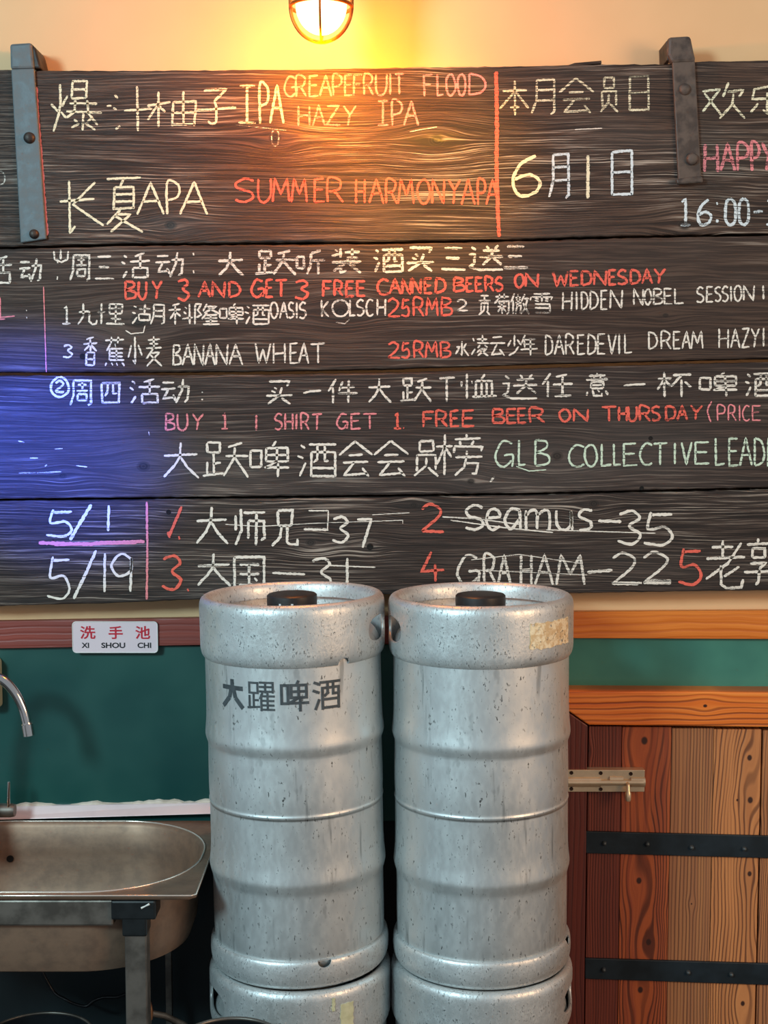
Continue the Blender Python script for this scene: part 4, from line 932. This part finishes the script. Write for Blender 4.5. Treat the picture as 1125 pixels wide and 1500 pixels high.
MB().lathe([(.024, RZ-.0), (.024, RZ+.01), (.018, RZ+.02), (.016, RZ+.05), (.0, RZ+.05)], 28, (tx, TY, 0)).build('tap_body', tapm, tap, smooth=True)
h0 = P(-60, 1187, -.06); h1 = P(22, 1187, -.06)
MB().tube([h0, lerp(h0, h1, .93), h1], [.012, .012, .0105], 18).build('valve_body', dull, tap, smooth=True)
MB().tube([(tx, TY, h0.z), (tx, -.06, h0.z), h0], .009, 12).build('inlet_arm', tapm, tap, smooth='all')
v0, v1 = P(12.5, 1182, -.066), P(13, 1145, -.066)
MB().tube([v0, v1], [.0028, .0024], 12).build('lever', tapm, tap, smooth=True)

# ---------------------------------------------------------------- cream dispenser at the left edge
dm = mottled('cream_plastic', srgb(228, 214, 176), srgb(216, 200, 160), .4, 0, 20)
a, b = P(-80, 966, -.03), P(-1.5, 1040, -.03)
disp = root('soap_dispenser', 'cream wall dispenser cut by the left frame edge above the tap', 'dispenser', ((a.x+b.x)/2, 0, b.z))
MB().prism(rrect(a.x, b.x, b.z, a.z, .008), -.03, -.004).build('housing', dm, disp, bevel=.003)
MB().box((a.x+.012, -.034, b.z+.012), (b.x-.012, -.028, b.z+.03)).build('push_plate', blackp, disp, bevel=.002)

# ---------------------------------------------------------------- below the sink
binm = mottled('black_bin_plastic', srgb(14, 18, 22), srgb(20, 24, 28), .35, 0, 30)
def bin_(px, py_peak, r, Y, label, name, cat, taper=.85, lined=None):
    p = P(px, py_peak, Y + r); x, z = p.x, p.z
    o = root(name, label, cat, (x, Y, 0))
    MB().lathe([(.0001, .0), (r*taper*.95, .0), (r*taper, .006), (r*.97, z-.012), (r*.99, z-.004), (r*.955, z-.004), (r*taper*.93, .012), (.0001, .010)], 48).build('tub', binm, o, smooth=True, local=True)
    MB().tube([(r*math.cos(R(a)), r*math.sin(R(a)), z-.003) for a in range(0, 360, 6)], .0022 if lined is None else .003, 8, closed=True).build('rim', dull if lined is None else lined, o, smooth='all', local=True)
    return o
bin_(74, 1481, .088, -.25, 'black round waste bin with thin pale rim on the floor under the sink', 'waste_bin', 'bin')
bin_(345, 1489, .075, -.50, 'black tub standing in front of the lower keg at the bottom edge', 'black_tub', 'tub', .9, dull)
hs = sm3([P(60, 1420, -.07), P(78, 1452, -.07), P(96, 1464, -.08), P(108, 1470, -.08), P(126, 1474, -.08), P(138, 1466, -.08), P(152, 1461, -.08), P(176, 1459, -.08), P(205, 1440, -.06), P(215, 1400, -.05)])
tag(MB().tube(hs, .0028, 8).build('drain_hose', binm, None, smooth='all'), 'thin black hose curling under the sink basin', 'hose')
cu = newmat('copper', srgb(190, 120, 80), .3, .9)
q = P(216, 1478, -.33)
va = root('angle_valve', 'small copper valve beside the sink leg near the floor', 'valve', (q.x, -.33, 0))
MB().tube([(q.x, -.33, 0), (q.x, -.33, q.z-.01)], .006, 12).build('riser', dull, va, smooth=True)
MB().lathe([(.0001, q.z-.016), (.008, q.z-.016), (.009, q.z-.006), (.0075, q.z+.004), (.005, q.z+.012), (.0001, q.z+.013)], 20, (q.x, -.33, 0)).build('valve_nut', cu, va, smooth=True)
MB().tube([(q.x, -.33, q.z-.006), (q.x+.022, -.31, q.z-.02), (q.x+.05, -.28, q.z-.05)], .005, 10).build('valve_pipe', dull, va, smooth=True)
